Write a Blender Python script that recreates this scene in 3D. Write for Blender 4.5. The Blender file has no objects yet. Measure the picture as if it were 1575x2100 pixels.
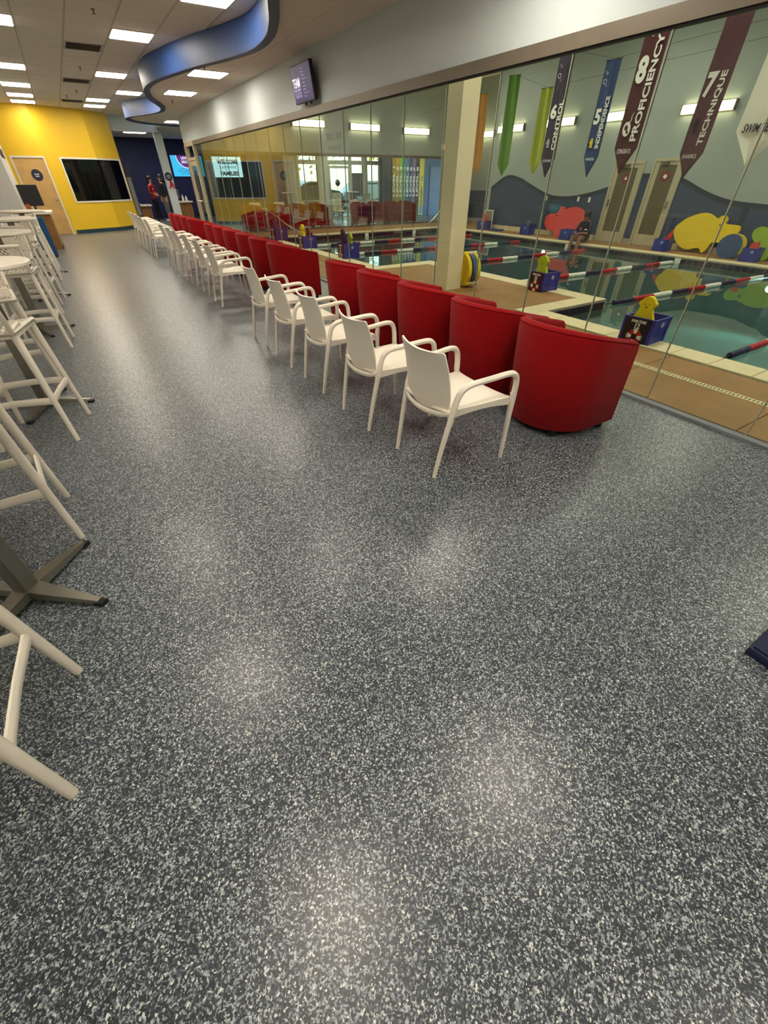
import bpy, bmesh, math, random
from mathutils import Vector, Matrix
random.seed(7)
SC = bpy.context.scene
C = SC.collection
PI = math.pi

# ------------------------------------------------------------------ camera
CAM_H = 1.5
F_PX, PITCH, YAW, ROLL = 832.0, math.radians(39.415), math.radians(31.925), math.radians(-0.093)
fw = Vector((math.sin(YAW)*math.cos(PITCH), math.cos(YAW)*math.cos(PITCH), -math.sin(PITCH)))
rt = Vector((math.cos(YAW), -math.sin(YAW), 0)); up = rt.cross(fw)
rt2 = rt*math.cos(ROLL)+up*math.sin(ROLL); up2 = -rt*math.sin(ROLL)+up*math.cos(ROLL)
cd = bpy.data.cameras.new('camera'); cam = bpy.data.objects.new('camera', cd); C.objects.link(cam)
cd.sensor_fit = 'HORIZONTAL'; cd.sensor_width = 36; cd.lens = F_PX/1575*36
cd.clip_start = .05; cd.clip_end = 300
m = Matrix((rt2, up2, -fw)).transposed().to_4x4(); m.translation = (0, 0, CAM_H)
cam.matrix_world = m
SC.camera = cam

# ------------------------------------------------------------------ world, exposure
SC.view_settings.view_transform = 'Standard'; SC.view_settings.look = 'None'
SC.view_settings.gamma = 1; SC.view_settings.use_curve_mapping = False
SC.view_settings.exposure = 0.0
W = bpy.data.worlds.new('world'); SC.world = W; W.use_nodes = True
wn = W.node_tree.nodes; wl = W.node_tree.links
bg = wn['Background']
sky = wn.new('ShaderNodeTexSky'); sky.sky_type = 'NISHITA'; sky.sun_elevation = math.radians(38); sky.sun_rotation = math.radians(200)
sky.sun_disc = False
wl.new(sky.outputs[0], bg.inputs[0]); bg.inputs[1].default_value = 1.1
SC.cycles.max_bounces = 9; SC.cycles.diffuse_bounces = 4; SC.cycles.glossy_bounces = 4
SC.cycles.transparent_max_bounces = 28; SC.cycles.transmission_bounces = 6
SC.cycles.caustics_reflective = False; SC.cycles.caustics_refractive = False
SC.cycles.sample_clamp_indirect = 6; SC.cycles.use_denoising = True
PANEL_STRENGTH = 30.0
LAMP_STRENGTH = 14.0

# ------------------------------------------------------------------ materials
def lin(h):
    h = h.lstrip('#'); c = [int(h[i:i+2], 16)/255 for i in (0, 2, 4)]
    return tuple((x/12.92 if x <= .04045 else ((x+.055)/1.055)**2.4) for x in c)+(1,)
MATS = {}
def mat(key, hexc, rough=.5, metal=0, var=.06, scale=6., bump=0., bscale=200., spec=.5, sheen=0., coat=0.):
    if key in MATS: return MATS[key]
    M = bpy.data.materials.new(key); M.use_nodes = True; n = M.node_tree.nodes; l = M.node_tree.links
    b = n['Principled BSDF']
    b.inputs['Roughness'].default_value = rough; b.inputs['Metallic'].default_value = metal
    b.inputs['Specular IOR Level'].default_value = spec
    if sheen: b.inputs['Sheen Weight'].default_value = sheen
    if coat: b.inputs['Coat Weight'].default_value = coat; b.inputs['Coat Roughness'].default_value = .15
    tc = n.new('ShaderNodeTexCoord'); nz = n.new('ShaderNodeTexNoise'); nz.inputs['Scale'].default_value = scale
    nz.inputs['Detail'].default_value = 5
    rp = n.new('ShaderNodeValToRGB'); c = lin(hexc)
    rp.color_ramp.elements[0].position = .3; rp.color_ramp.elements[1].position = .7
    rp.color_ramp.elements[0].color = tuple(x*(1-var) for x in c[:3])+(1,)
    rp.color_ramp.elements[1].color = tuple(min(1, x*(1+var)) for x in c[:3])+(1,)
    l.new(tc.outputs['Object'], nz.inputs['Vector']); l.new(nz.outputs['Fac'], rp.inputs[0]); l.new(rp.outputs[0], b.inputs['Base Color'])
    if bump:
        n2 = n.new('ShaderNodeTexNoise'); n2.inputs['Scale'].default_value = bscale; n2.inputs['Detail'].default_value = 3
        bp = n.new('ShaderNodeBump'); bp.inputs['Strength'].default_value = bump; bp.inputs['Distance'].default_value = .002
        l.new(tc.outputs['Object'], n2.inputs['Vector']); l.new(n2.outputs['Fac'], bp.inputs['Height']); l.new(bp.outputs[0], b.inputs['Normal'])
    MATS[key] = M; return M
def emit(key, hexc, strength):
    if key in MATS: return MATS[key]
    M = bpy.data.materials.new(key); M.use_nodes = True; n = M.node_tree.nodes; l = M.node_tree.links
    b = n['Principled BSDF']; b.inputs['Base Color'].default_value = lin(hexc); b.inputs['Roughness'].default_value = .4
    b.inputs['Emission Color'].default_value = lin(hexc); b.inputs['Emission Strength'].default_value = strength
    MATS[key] = M; return M
def glassmat(key, tint, ior=1.5, rough=0.0, bump=0.):
    M = bpy.data.materials.new(key); M.use_nodes = True; n = M.node_tree.nodes; l = M.node_tree.links
    n.remove(n['Principled BSDF']); out = n['Material Output']
    lw_ = n.new('ShaderNodeLayerWeight'); lw_.inputs[0].default_value = .5
    pw = n.new('ShaderNodeMath'); pw.operation = 'POWER'; pw.inputs[1].default_value = 5; l.new(lw_.outputs['Facing'], pw.inputs[0])
    f0 = ((ior-1)/(ior+1))**2; fr = n.new('ShaderNodeMath'); fr.operation = 'MULTIPLY_ADD'; fr.inputs[1].default_value = 1-f0; fr.inputs[2].default_value = f0
    l.new(pw.outputs[0], fr.inputs[0])
    tr = n.new('ShaderNodeBsdfTransparent'); tr.inputs[0].default_value = lin(tint)
    gl = n.new('ShaderNodeBsdfGlossy'); gl.inputs['Roughness'].default_value = rough; gl.inputs['Color'].default_value = (1, 1, 1, 1)
    mx = n.new('ShaderNodeMixShader'); l.new(fr.outputs[0], mx.inputs[0]); l.new(tr.outputs[0], mx.inputs[1]); l.new(gl.outputs[0], mx.inputs[2])
    l.new(mx.outputs[0], out.inputs[0])
    if bump:
        tc = n.new('ShaderNodeTexCoord'); nz = n.new('ShaderNodeTexNoise'); nz.inputs['Scale'].default_value = 2.2; nz.inputs['Detail'].default_value = 2
        bp = n.new('ShaderNodeBump'); bp.inputs['Strength'].default_value = bump; bp.inputs['Distance'].default_value = .02
        l.new(tc.outputs['Object'], nz.inputs['Vector']); l.new(nz.outputs['Fac'], bp.inputs['Height'])
        l.new(bp.outputs[0], gl.inputs['Normal']); l.new(bp.outputs[0], lw_.inputs['Normal'])
    MATS[key] = M; return M
def floormat():
    M = bpy.data.materials.new('flecked_vinyl'); M.use_nodes = True; n = M.node_tree.nodes; l = M.node_tree.links
    b = n['Principled BSDF']; tc = n.new('ShaderNodeTexCoord')
    nz = n.new('ShaderNodeTexNoise'); nz.inputs['Scale'].default_value = 140; nz.inputs['Detail'].default_value = 2
    l.new(tc.outputs['Object'], nz.inputs['Vector'])
    ad = n.new('ShaderNodeMixRGB'); ad.blend_type = 'LINEAR_LIGHT'; ad.inputs[0].default_value = .005
    l.new(tc.outputs['Object'], ad.inputs[1]); l.new(nz.outputs['Color'], ad.inputs[2])
    vo = n.new('ShaderNodeTexVoronoi'); vo.inputs['Scale'].default_value = 225
    l.new(ad.outputs[0], vo.inputs['Vector'])
    sp = n.new('ShaderNodeSeparateColor'); l.new(vo.outputs['Color'], sp.inputs[0])
    rp = n.new('ShaderNodeValToRGB'); cr = rp.color_ramp; cr.interpolation = 'CONSTANT'
    stops = [(0, '#242a2f'), (.34, '#30373e'), (.52, '#404851'), (.62, '#5e666f'), (.72, '#868e94'), (.86, '#a5acae'), (.96, '#d0d3cf')]
    cr.elements[0].position = 0; cr.elements[0].color = lin(stops[0][1])
    cr.elements[1].position = stops[1][0]; cr.elements[1].color = lin(stops[1][1])
    for p, h in stops[2:]:
        e = cr.elements.new(p); e.color = lin(h)
    l.new(sp.outputs[0], rp.inputs[0]); l.new(rp.outputs[0], b.inputs['Base Color'])
    b.inputs['Roughness'].default_value = .31; b.inputs['Specular IOR Level'].default_value = .5
    bp = n.new('ShaderNodeBump'); bp.inputs['Strength'].default_value = .25; bp.inputs['Distance'].default_value = .0006
    l.new(sp.outputs[1], bp.inputs['Height']); l.new(bp.outputs[0], b.inputs['Normal'])
    MATS['floor'] = M; return M
M_FLOOR = floormat()
M_TILE = mat('ceiling_tile', '#e4dccd', .9, var=.04, scale=40, bump=.4, bscale=300)
M_TBAR = mat('ceiling_grid', '#b9b0a2', .5)
M_WALLP = mat('pale_paint', '#c2cccd', .6, var=.02, scale=2)
M_WALLW = mat('white_paint', '#d3d0c8', .6, var=.02, scale=2)
M_YEL = mat('yellow_paint', '#dcb41c', .55, var=.03, scale=2)
M_NAVY = mat('navy_paint', '#0b1a52', .6, var=.05, scale=2)
M_DARKBASE = mat('dark_base', '#17353f', .5)
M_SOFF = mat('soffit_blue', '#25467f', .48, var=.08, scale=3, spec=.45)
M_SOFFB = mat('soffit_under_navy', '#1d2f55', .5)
M_PLAST = mat('ivory_plastic', '#efe6d6', .38, var=.02, scale=3)
M_RED = mat('red_fabric', '#8f060c', .9, var=.07, scale=14, bump=.5, bscale=900, spec=.15, sheen=.06)
M_BLACK = mat('black_plastic', '#101114', .45)
M_TRIM = mat('brown_metal', '#736a5c', .42, metal=.35)
M_CREAM = mat('cream_frame', '#b5aa90', .45, metal=.15)
M_WTRIM = mat('white_frame', '#d8d4c8', .45)
M_GASK = mat('dark_gasket', '#17150f', .6)
M_JOINT = mat('silicone_joint', '#a9ab96', .2, spec=.8)
M_GRAYB = mat('grey_sill', '#74777a', .6)
M_GLASS = glassmat('clear_glass', '#eef4ee', 1.5)
M_DKGLASS = mat('dark_window_glass', '#050507', .04, var=.0, spec=.6)
M_WATER = glassmat('pool_water', '#b9cfcc', 1.36, .012, bump=.05)
M_BASIN = mat('pool_plaster', '#8aaaa6', .8, var=.06, scale=1.2)
M_DECK = mat('tan_deck', '#90693c', .72, var=.1, scale=3.5, bump=.35, bscale=120)
M_COPE = mat('cream_coping', '#d8c6a0', .6, var=.05, scale=6, bump=.2, bscale=80)
M_PTILE = mat('navy_pool_tile', '#171b2c', .15, var=.2, scale=9)
M_GROUT = mat('pale_grout', '#a49d8c', .8)
M_MURAL = mat('mural_blue', '#34425c', .65, var=.03, scale=2)
M_BAND = mat('mural_band', '#262d3d', .65, var=.03, scale=2)
M_POOLW = mat('pool_wall_paint', '#9ca39e', .65, var=.03, scale=2)
M_COL = mat('column_cream', '#ead9b6', .6, var=.03, scale=2)
M_DOORC = mat('door_cream', '#b3a98c', .5)
M_DGLZ = mat('door_grey_panel', '#62583f', .3)
M_WOOD = mat('maple_door', '#c09a5e', .5, var=.12, scale=4)
M_OAK = mat('oak_desk', '#8a5f2f', .5, var=.2, scale=5)
M_CHROME = mat('steel', '#b9b5ac', .25, metal=1)
M_PEWTER = mat('polished_grey_base', '#8c887e', .3, metal=.9)
M_CRATE = mat('blue_crate', '#21358f', .45)
M_NCRATE = mat('navy_plastic', '#12183c', .65)
M_YFOAM = mat('yellow_foam', '#e6c708', .7, var=.04)
M_LFOAM = mat('lime_foam', '#a9b81d', .7, var=.04)
M_GFOAM = mat('green_foam', '#8fb02a', .7, var=.04)
M_RFOAM = mat('coral_foam', '#d9443f', .7, var=.04)
M_BFOAM = mat('blue_foam', '#35507f', .7)
M_NAVYF = mat('rope_navy', '#121a45', .4)
M_REDF = mat('rope_red', '#b5101c', .4)
M_WHTF = mat('rope_white', '#e9e6dc', .4)
M_TEAL = mat('teal_plastic', '#1d5a78', .5)
M_SKIN = mat('skin', '#8a5a40', .55)
M_SKINL = mat('skin_light', '#c08a6c', .55)
M_HAIR = mat('dark_hair', '#17100d', .6)
M_SHIRTN = mat('navy_shirt', '#141c33', .8)
M_REDSH = mat('red_shirt', '#8e0c16', .8)
M_BLKCL = mat('black_cloth', '#0b0b0e', .85)
M_GREYCL = mat('grey_cloth', '#77746b', .85)
M_WHITE = mat('white_print', '#e9e7e0', .6, var=.01)
M_INK = mat('dark_print', '#1a2038', .6)
M_GINK = mat('grey_print', '#2b2d33', .6)
M_BLUEP = mat('blue_partition', '#15507f', .6)
E_PANEL = emit('lit_panel', '#fff4e2', PANEL_STRENGTH)
E_LAMP = emit('lit_tube', '#fff0bf', LAMP_STRENGTH)
E_EXIT = emit('exit_red', '#ff3b3b', 1.3)
E_UW = emit('underwater_lamp', '#cfffff', 14)
E_SCR_C = emit('screen_cyan', '#39b4e6', .95)
E_SCR_W = emit('screen_pale', '#b9dcef', 2.5)
E_SCR_D = emit('screen_purple', '#2a2757', .55)
E_SCR_P = emit('screen_violet', '#5a2a78', .9)
E_SCR_T = emit('screen_white_text', '#e8e8f4', .9)
E_SCR_K = emit('screen_dark_text', '#0c2340', .08)
E_SCR_L = emit('screen_lilac_text', '#a49ac4', .6)

# ------------------------------------------------------------------ mesh helpers
WM = {}                                   # world matrices of things (identity for parts)
def wm(o):
    while o.parent is not None: o = o.parent
    return WM.get(o.name, Matrix.Identity(4))
class MB:
    def __init__(s): s.v = []; s.f = []; s.mi = []; s.cur = 0
    def add(s, vs, fs):
        k = len(s.v); s.v += [tuple(p) for p in vs]; s.f += [tuple(i+k for i in f) for f in fs]; s.mi += [s.cur]*len(fs); return s
    def box(s, x0, x1, y0, y1, z0, z1):
        return s.add([(x0,y0,z0),(x1,y0,z0),(x1,y1,z0),(x0,y1,z0),(x0,y0,z1),(x1,y0,z1),(x1,y1,z1),(x0,y1,z1)],
                     [(0,3,2,1),(4,5,6,7),(0,1,5,4),(1,2,6,5),(2,3,7,6),(3,0,4,7)])
    def obox(s, mtx, sx, sy, sz):
        k = len(s.v); s.box(-sx/2, sx/2, -sy/2, sy/2, -sz/2, sz/2)
        for i in range(k, len(s.v)): s.v[i] = tuple(mtx @ Vector(s.v[i]))
        return s
    def rbox(s, x0, x1, y0, y1, z0, z1, r=.01, seg=2):
        bm = bmesh.new(); bmesh.ops.create_cube(bm, size=1)
        for v in bm.verts: v.co = Vector(((x0+x1)/2+v.co.x*(x1-x0), (y0+y1)/2+v.co.y*(y1-y0), (z0+z1)/2+v.co.z*(z1-z0)))
        bmesh.ops.bevel(bm, geom=bm.edges[:], offset=r, segments=seg, affect='EDGES', profile=.5)
        s.add([v.co[:] for v in bm.verts], [[v.index for v in f.verts] for f in bm.faces]) if not bm.verts.index_update() else None
        bm.free(); return s
    def prism(s, poly, fn, t0, t1):
        n = len(poly); A = [fn(a, b, t0) for a, b in poly]+[fn(a, b, t1) for a, b in poly]
        return s.add(A, [tuple(range(n-1, -1, -1)), tuple(range(n, 2*n))]+[(i, (i+1) % n, n+(i+1) % n, n+i) for i in range(n)])
    def tube(s, pts, r, n=8, cap=True, flat=1.0, upv=(0, 0, 1)):
        P = [Vector(p) for p in pts]; R = r if isinstance(r, (list, tuple)) else [r]*len(P)
        vs = []; N = len(P); prev = None
        for i, p in enumerate(P):
            t = (P[min(i+1, N-1)]-P[max(i-1, 0)]).normalized()
            if prev is None:
                a = Vector(upv)
                if abs(a.dot(t)) > .95: a = Vector((1, 0, 0)) if abs(t.x) < .9 else Vector((0, 1, 0))
                u = (a-t*a.dot(t)).normalized()
            else: u = (prev-t*prev.dot(t)).normalized()
            prev = u; w = t.cross(u)
            for k in range(n):
                a = 2*PI*k/n+PI/n; vs.append(p+u*math.cos(a)*R[i]+w*math.sin(a)*R[i]*flat)
        fs = [(i*n+k, i*n+(k+1) % n, (i+1)*n+(k+1) % n, (i+1)*n+k) for i in range(N-1) for k in range(n)]
        if cap: fs += [tuple(range(n-1, -1, -1)), tuple(range((N-1)*n, N*n))]
        return s.add(vs, fs)
    def lathe(s, prof, n=24, mtx=None):
        mtx = mtx or Matrix.Identity(4); vs = []; m = len(prof)
        for r, z in prof:
            for k in range(n): vs.append(mtx @ Vector((r*math.cos(2*PI*k/n), r*math.sin(2*PI*k/n), z)))
        fs = [(i*n+k, i*n+(k+1) % n, (i+1)*n+(k+1) % n, (i+1)*n+k) for i in range(m-1) for k in range(n)]
        if prof[0][0] > 1e-6: fs.append(tuple(range(n-1, -1, -1)))
        if prof[-1][0] > 1e-6: fs.append(tuple(range((m-1)*n, m*n)))
        return s.add(vs, fs)
    def torus(s, R, r, mtx, n=24, k=8):
        vs = [mtx @ Vector(((R+r*math.cos(b))*math.cos(a), (R+r*math.cos(b))*math.sin(a), r*math.sin(b))) for a in [2*PI*i/n for i in range(n)] for b in [2*PI*j/k for j in range(k)]]
        return s.add(vs, [(i*k+j, ((i+1) % n)*k+j, ((i+1) % n)*k+(j+1) % k, i*k+(j+1) % k) for i in range(n) for j in range(k)])
    def shell(s, rows, th):
        R = len(rows); K = len(rows[0]); P = [[Vector(p) for p in r] for r in rows]; Nn = []
        for i in range(R):
            for j in range(K):
                a = P[min(i+1, R-1)][j]-P[max(i-1, 0)][j]; b = P[i][min(j+1, K-1)]-P[i][max(j-1, 0)]
                Nn.append(a.cross(b).normalized())
        vs = [P[i][j]+Nn[i*K+j]*th/2 for i in range(R) for j in range(K)]+[P[i][j]-Nn[i*K+j]*th/2 for i in range(R) for j in range(K)]
        o = R*K; fs = []
        for i in range(R-1):
            for j in range(K-1):
                q = (i*K+j, (i+1)*K+j, (i+1)*K+j+1, i*K+j+1); fs.append(q); fs.append(tuple(o+x for x in reversed(q)))
        bd = [i*K for i in range(R)]+[(R-1)*K+j for j in range(1, K)]+[i*K+K-1 for i in range(R-2, -1, -1)]+[j for j in range(K-2, 0, -1)]
        for a, b in zip(bd, bd[1:]+bd[:1]): fs.append((b, a, o+a, o+b))
        return s.add(vs, fs)
    def ball(s, c, r, sx=1, sy=1, sz=1, n=12, m=8):
        return s.lathe([(max(1e-7, r*math.sin(PI*i/m)), -r*math.cos(PI*i/m)) for i in range(m+1)], n, Matrix.Translation(c) @ Matrix.Diagonal((sx, sy, sz, 1)))
    def build(s, name, mats, parent=None, smooth=True, world=False, angle=40):
        V = s.v
        if world and parent is not None:
            inv = wm(parent).inverted(); V = [inv @ Vector(p) for p in V]
        me = bpy.data.meshes.new(name); me.from_pydata([tuple(p) for p in V], [], s.f)
        mats = mats if isinstance(mats, (list, tuple)) else [mats]
        for x in mats: me.materials.append(x)
        if len(mats) > 1: me.polygons.foreach_set('material_index', s.mi)
        if smooth: me.shade_smooth(); me.set_sharp_from_angle(angle=math.radians(angle))
        me.update(); o = bpy.data.objects.new(name, me); C.objects.link(o)
        if parent is not None: o.parent = parent
        return o
def tag(o, label=None, cat=None, group=None, kind=None):
    if label: o['label'] = label
    if cat: o['category'] = cat
    if group: o['group'] = group
    if kind: o['kind'] = kind
    return o
def thing(name, label, cat, loc=(0, 0, 0), rz=0., group=None):
    o = bpy.data.objects.new(name, None); C.objects.link(o); o.empty_display_size = .1
    o.location = loc; o.rotation_euler = (0, 0, rz); WM[o.name] = Matrix.Translation(loc) @ Matrix.Rotation(rz, 4, 'Z')
    return tag(o, label, cat, group)
def struct(o): o['kind'] = 'structure'; return o
def kids(o): return [c for c in bpy.data.objects if c.parent == o]
def copy_tree(src, loc, rz, label, group=None):
    r = src.copy(); C.objects.link(r); r.location = loc; r.rotation_euler = (0, 0, rz); r['label'] = label
    if group: r['group'] = group
    WM[r.name] = Matrix.Translation(loc) @ Matrix.Rotation(rz, 4, 'Z')
    for c in TREE[src.name]:
        d = c.copy(); C.objects.link(d); d.parent = r
        for g in TREE.get(c.name, []):
            e = g.copy(); C.objects.link(e); e.parent = d
    return r
TREE = {}
def seal(root):
    for o in [root]+kids(root):
        k = kids(o)
        if k: TREE[o.name] = k
    TREE.setdefault(root.name, [])
    return root
_fonts = {}
def text(s, name, material, parent, org, xd, yd, w=None, h=None, ext=.004, off=.0, world=True, shear=0., cx=True):
    """lettering: org = centre of the line, xd / yd = reading and up directions"""
    cu = bpy.data.curves.new(name, 'FONT'); cu.body = s; cu.size = 1; cu.extrude = .02; cu.offset = off; cu.resolution_u = 3; cu.shear = shear
    o = bpy.data.objects.new(name, cu); C.objects.link(o)
    dg = bpy.context.evaluated_depsgraph_get(); me = bpy.data.meshes.new_from_object(o.evaluated_get(dg))
    bpy.data.objects.remove(o); bpy.data.curves.remove(cu)
    V = [v.co.copy() for v in me.vertices]
    x0 = min(v.x for v in V); x1 = max(v.x for v in V); y0 = min(v.y for v in V); y1 = max(v.y for v in V)
    kx = (w/(x1-x0)) if w else None; ky = (h/(y1-y0)) if h else None
    kx = kx or ky; ky = ky or kx
    xd = Vector(xd).normalized(); yd = Vector(yd).normalized(); nd = xd.cross(yd); org = Vector(org)
    inv = wm(parent).inverted() if (parent is not None and world) else Matrix.Identity(4)
    for v, p in zip(me.vertices, V):
        v.co = inv @ (org+xd*(p.x-(x0+x1)/2)*kx+yd*(p.y-(y0+y1)/2)*ky+nd*(p.z/.02*ext/2))
    me.materials.clear(); me.materials.append(material)
    ob = bpy.data.objects.new(name, me); C.objects.link(ob)
    if parent is not None: ob.parent = parent
    return ob
def disc(mb, c, xd, yd, r, t0, t1, n=28, r_in=0, a0=0., a1=2*PI):
    xd = Vector(xd); yd = Vector(yd); nd = xd.cross(yd); c = Vector(c)
    full = abs(a1-a0-2*PI) < 1e-6
    k = n if full else n+1
    A = [a0+(a1-a0)*i/n for i in range(k)]
    if r_in <= 0:
        poly = [(r*math.cos(a), r*math.sin(a)) for a in A]
        if not full: poly = [(0, 0)]+poly
        return mb.prism(poly, lambda a, b, t: c+xd*a+yd*b+nd*t, t0, t1)
    vs = [c+xd*(q*math.cos(a))+yd*(q*math.sin(a))+nd*t for t in (t0, t1) for q in (r_in, r) for a in A]
    fs = []; rng = range(k) if full else range(k-1)
    for i in rng:
        j = (i+1) % k
        fs += [(2*k+i, 3*k+i, 3*k+j, 2*k+j), (i, j, k+j, k+i), (k+i, k+j, 3*k+j, 3*k+i), (i, 2*k+i, 2*k+j, j)]
    if not full: fs += [(0, k, 3*k, 2*k), (k-1, 3*k-1, 4*k-1, 2*k-1)]
    return mb.add(vs, fs)
def smooth_path(pts, n=6, closed=False):
    P = [Vector(p) for p in pts]; out = []
    for i in range(len(P)-1):
        a = P[max(i-1, 0)]; b = P[i]; c = P[i+1]; d = P[min(i+2, len(P)-1)]
        for k in range(n):
            t = k/n; out.append(.5*((2*b)+(c-a)*t+(2*a-5*b+4*c-d)*t*t+(3*b-a-3*c+d)*t**3))
    out.append(P[-1]); return out
ORD = ['first', 'second', 'third', 'fourth', 'fifth', 'sixth', 'seventh', 'eighth', 'ninth', 'tenth', 'eleventh', 'twelfth', 'thirteenth', 'fourteenth', 'fifteenth', 'sixteenth', 'seventeenth']

# ================================================================== THE SETTING
XG, YF, XR, ZC = 3.725, 17.55, 13.6, 2.95
ZT = 2.262                                              # top of the glass wall
b = MB().box(-2.3, XG-.012, -4, 22, -.1, 0).box(-2.3, XG-.012, 22, 28, -.1, 0).box(XG-.012, 24, YF+.06, 28, -.1, 0)
struct(b.build('floor', M_FLOOR, smooth=False))
lobby_lamp = []
# ---- upper ceiling: slab, tiles, T-bars, light panels, vents
ZU = 3.26
GX, GY, GP = .243, 10.10, .613
ce = struct(MB().box(-2.4, 4.0, -4.2, 22.2, ZU+.02, ZU+.12).build('ceiling', M_TBAR, smooth=False))
struct(MB().box(-2.4, XG+.1, 22.36, 28.2, ZC, ZC+.1).box(XG+.1, 24, YF+.16, 28.2, ZC+.02, ZC+.1).build('ceiling_reception', M_TILE, smooth=False))
PANELS = {}                                             # grid cell -> row name
for j in (-19, -16, -12, -8, 0, 6, 10, 13, 16): PANELS[(-1, j)] = 'row above the bar tables'  # lowest index: unseen panel added behind the camera to brighten the near stools
for j in (-20, -16, -10, 0, 6, 13, 16): PANELS[(2, j)] = 'middle ceiling row'  # lowest index again an added panel behind the camera, for more light
PANELS[(3, -4)] = PANELS[(3, 10)] = 'row just beside the blue wave'
VENTS = [(1, 2), (1, 8), (1, 14)]
tile_me = None
for i in range(-2, 6):
    x0 = GX+i*GP
    for j in range(-6, 20):
        y0 = GY+j*GP
        if (i, j) in PANELS or (i, j) in VENTS: continue
        if tile_me is None:
            t = MB().box(.009, GP-.009, .005, GP-.005, 0, .02).build('ceiling_tile', M_TILE, ce, False); tile_me = t.data
        else:
            t = bpy.data.objects.new('ceiling_tile', tile_me); C.objects.link(t); t.parent = ce
        t.location = (x0, y0, ZU)
b = MB()                                                # the stretch the frame does not reach, one coarse sheet
b.box(-2.4, GX-2*GP, -4.2, 22.2, ZU, ZU+.02); b.box(GX-2*GP, XG, -4.2, GY-6*GP, ZU+.001, ZU+.02)
b.build('tile_sheet', M_TILE, ce, False)
for i in range(-2, 7):
    x = GX+i*GP
    MB().box(x-.012, x+.012, -4, 22, ZU-.004, ZU+.006).build('grid_bar', M_TBAR, ce, False)
def ceiling_panel(x0, y0, z, label):
    t = thing('ceiling_light', label, 'ceiling light', (x0+GP/2, y0+GP/2, z-.004), 0, 'square ceiling lights')
    h = GP/2-.006
    MB().box(-h, h, -h, -h+.02, -.006, .02).box(-h, h, h-.02, h, -.006, .02).box(-h, -h+.02, -h+.02, h-.02, -.006, .02).box(h-.02, h, -h+.02, h-.02, -.006, .02).build('frame', M_WTRIM, t, False)
    MB().box(-h+.02, h-.02, -h+.02, h-.02, -.012, .02).build('diffuser', E_PANEL, t, False)
    return t
byrow = {}
for (i, j), r in PANELS.items(): byrow.setdefault(r, []).append((j, i))
for r, L in byrow.items():
    L.sort(reverse=True)
    for k, (j, i) in enumerate(L): ceiling_panel(GX+i*GP, GY+j*GP-(.42 if j == 16 else 0), ZU, 'square lit panel, %s from the yellow wall in the %s' % (ORD[k], r))
for k, (i, j) in enumerate(VENTS):
    t = thing('ceiling_vent', 'dark ceiling air vent with slats, %s from the yellow wall' % ORD[2-k], 'vent', (GX+i*GP+GP/2, GY+j*GP+GP/2, ZU), 0, 'air vents between the light rows')
    MB().box(-.30, .30, -.30, .30, .012, .02).build('backing', M_BLACK, t, False)
    for s_ in (-1, 1):
        MB().box(-.30, .30, s_*.28-.02, s_*.28+.02, -.004, .014).build('frame_bar', M_TBAR, t, False)
        MB().box(s_*.28-.02, s_*.28+.02, -.26, .26, -.004, .014).build('frame_bar', M_TBAR, t, False)
    for q in range(7):
        mm = Matrix.Translation((0, -.21+q*.07, .002)) @ Matrix.Rotation(.6, 4, 'X')
        MB().obox(mm, .5, .042, .004).build('slat', M_TRIM, t, False)
for k, (x, y, z, lab) in enumerate([(1.18, 9.25, ZU, 'small pendent fire sprinkler head closest to the camera'), (1.17, 13.53, ZU, 'small sprinkler head between the first two air vents'), (1.2, 16.81, ZU, 'small sprinkler head just past the middle air vent'), (1.0, 17.9, ZU, 'small sprinkler head between the middle and last air vents'),
        (2.73, 10.05, ZC, 'small sprinkler head next to the first lit panel of the lowered ceiling'), (2.98, 14.34, ZC, 'small sprinkler head past the second lit panel of the lowered ceiling'), (2.66, 19.2, ZC, 'small sprinkler head inside the far bend of the blue wave')]):
    o = MB().lathe([(.03, 0), (.03, -.006), (.012, -.012), (.008, -.04), (.022, -.044), (.022, -.048), (0, -.05)], 10).build('sprinkler', M_TRIM)
    o.location = (x, y, z+.002); tag(o, lab, 'sprinkler', 'ceiling sprinklers')

# ---- lowered ceiling beside the glass, edged by the blue wave
LP = [(3.72,.75),(3.3,.9),(2.5,1.4),(1.95,2.4),(1.8,3.6),(1.92,4.6),(2.2,5.5),(2.48,6.25),(2.73,6.92),(2.91,7.57),(2.97,8.29),(2.83,9.01),(2.53,9.94),(2.28,11.0),(2.14,11.74),(2.12,12.49),(2.21,13.2),(2.43,14.19),(2.73,15.04),(2.94,15.75),(2.97,16.55),(2.71,17.48),(2.47,18.1),(2.40,18.62),(2.50,19.2),(2.77,19.73),(3.35,20.27),(4.23,20.52),(5.0,20.6)]
ctr = smooth_path([(x, y, 0) for x, y in LP], 6)
def ribbon(mb, ctr, w, z0, z1, off=0.):
    n = len(ctr); A = []
    for i, p in enumerate(ctr):
        t = (ctr[min(i+1, n-1)]-ctr[max(i-1, 0)]).normalized(); nn = Vector((t.y, -t.x, 0))
        A.append((p+nn*off, p+nn*(off+w)))
    vs = [(q.x, q.y, z) for z in (z0, z1) for pr in A for q in pr]; fs = []
    for i in range(n-1):
        a, c2 = 2*i, 2*i+2; o = 2*n
        fs += [(a, c2, c2+1, a+1), (o+a, o+a+1, o+c2+1, o+c2), (a, o+a, o+c2, c2), (a+1, c2+1, o+c2+1, o+a+1)]
    fs += [(0, 1, 2*n+1, 2*n), (2*n-2, 4*n-2, 4*n-1, 2*n-1)]
    return mb.add(vs, fs)
wv = struct(ribbon(MB(), ctr, .12, ZC-.02, ZU-.004).build('trim_wave', M_SOFF, None, True))
wv['label'] = 'blue wavy edge of the lowered ceiling'
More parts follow.
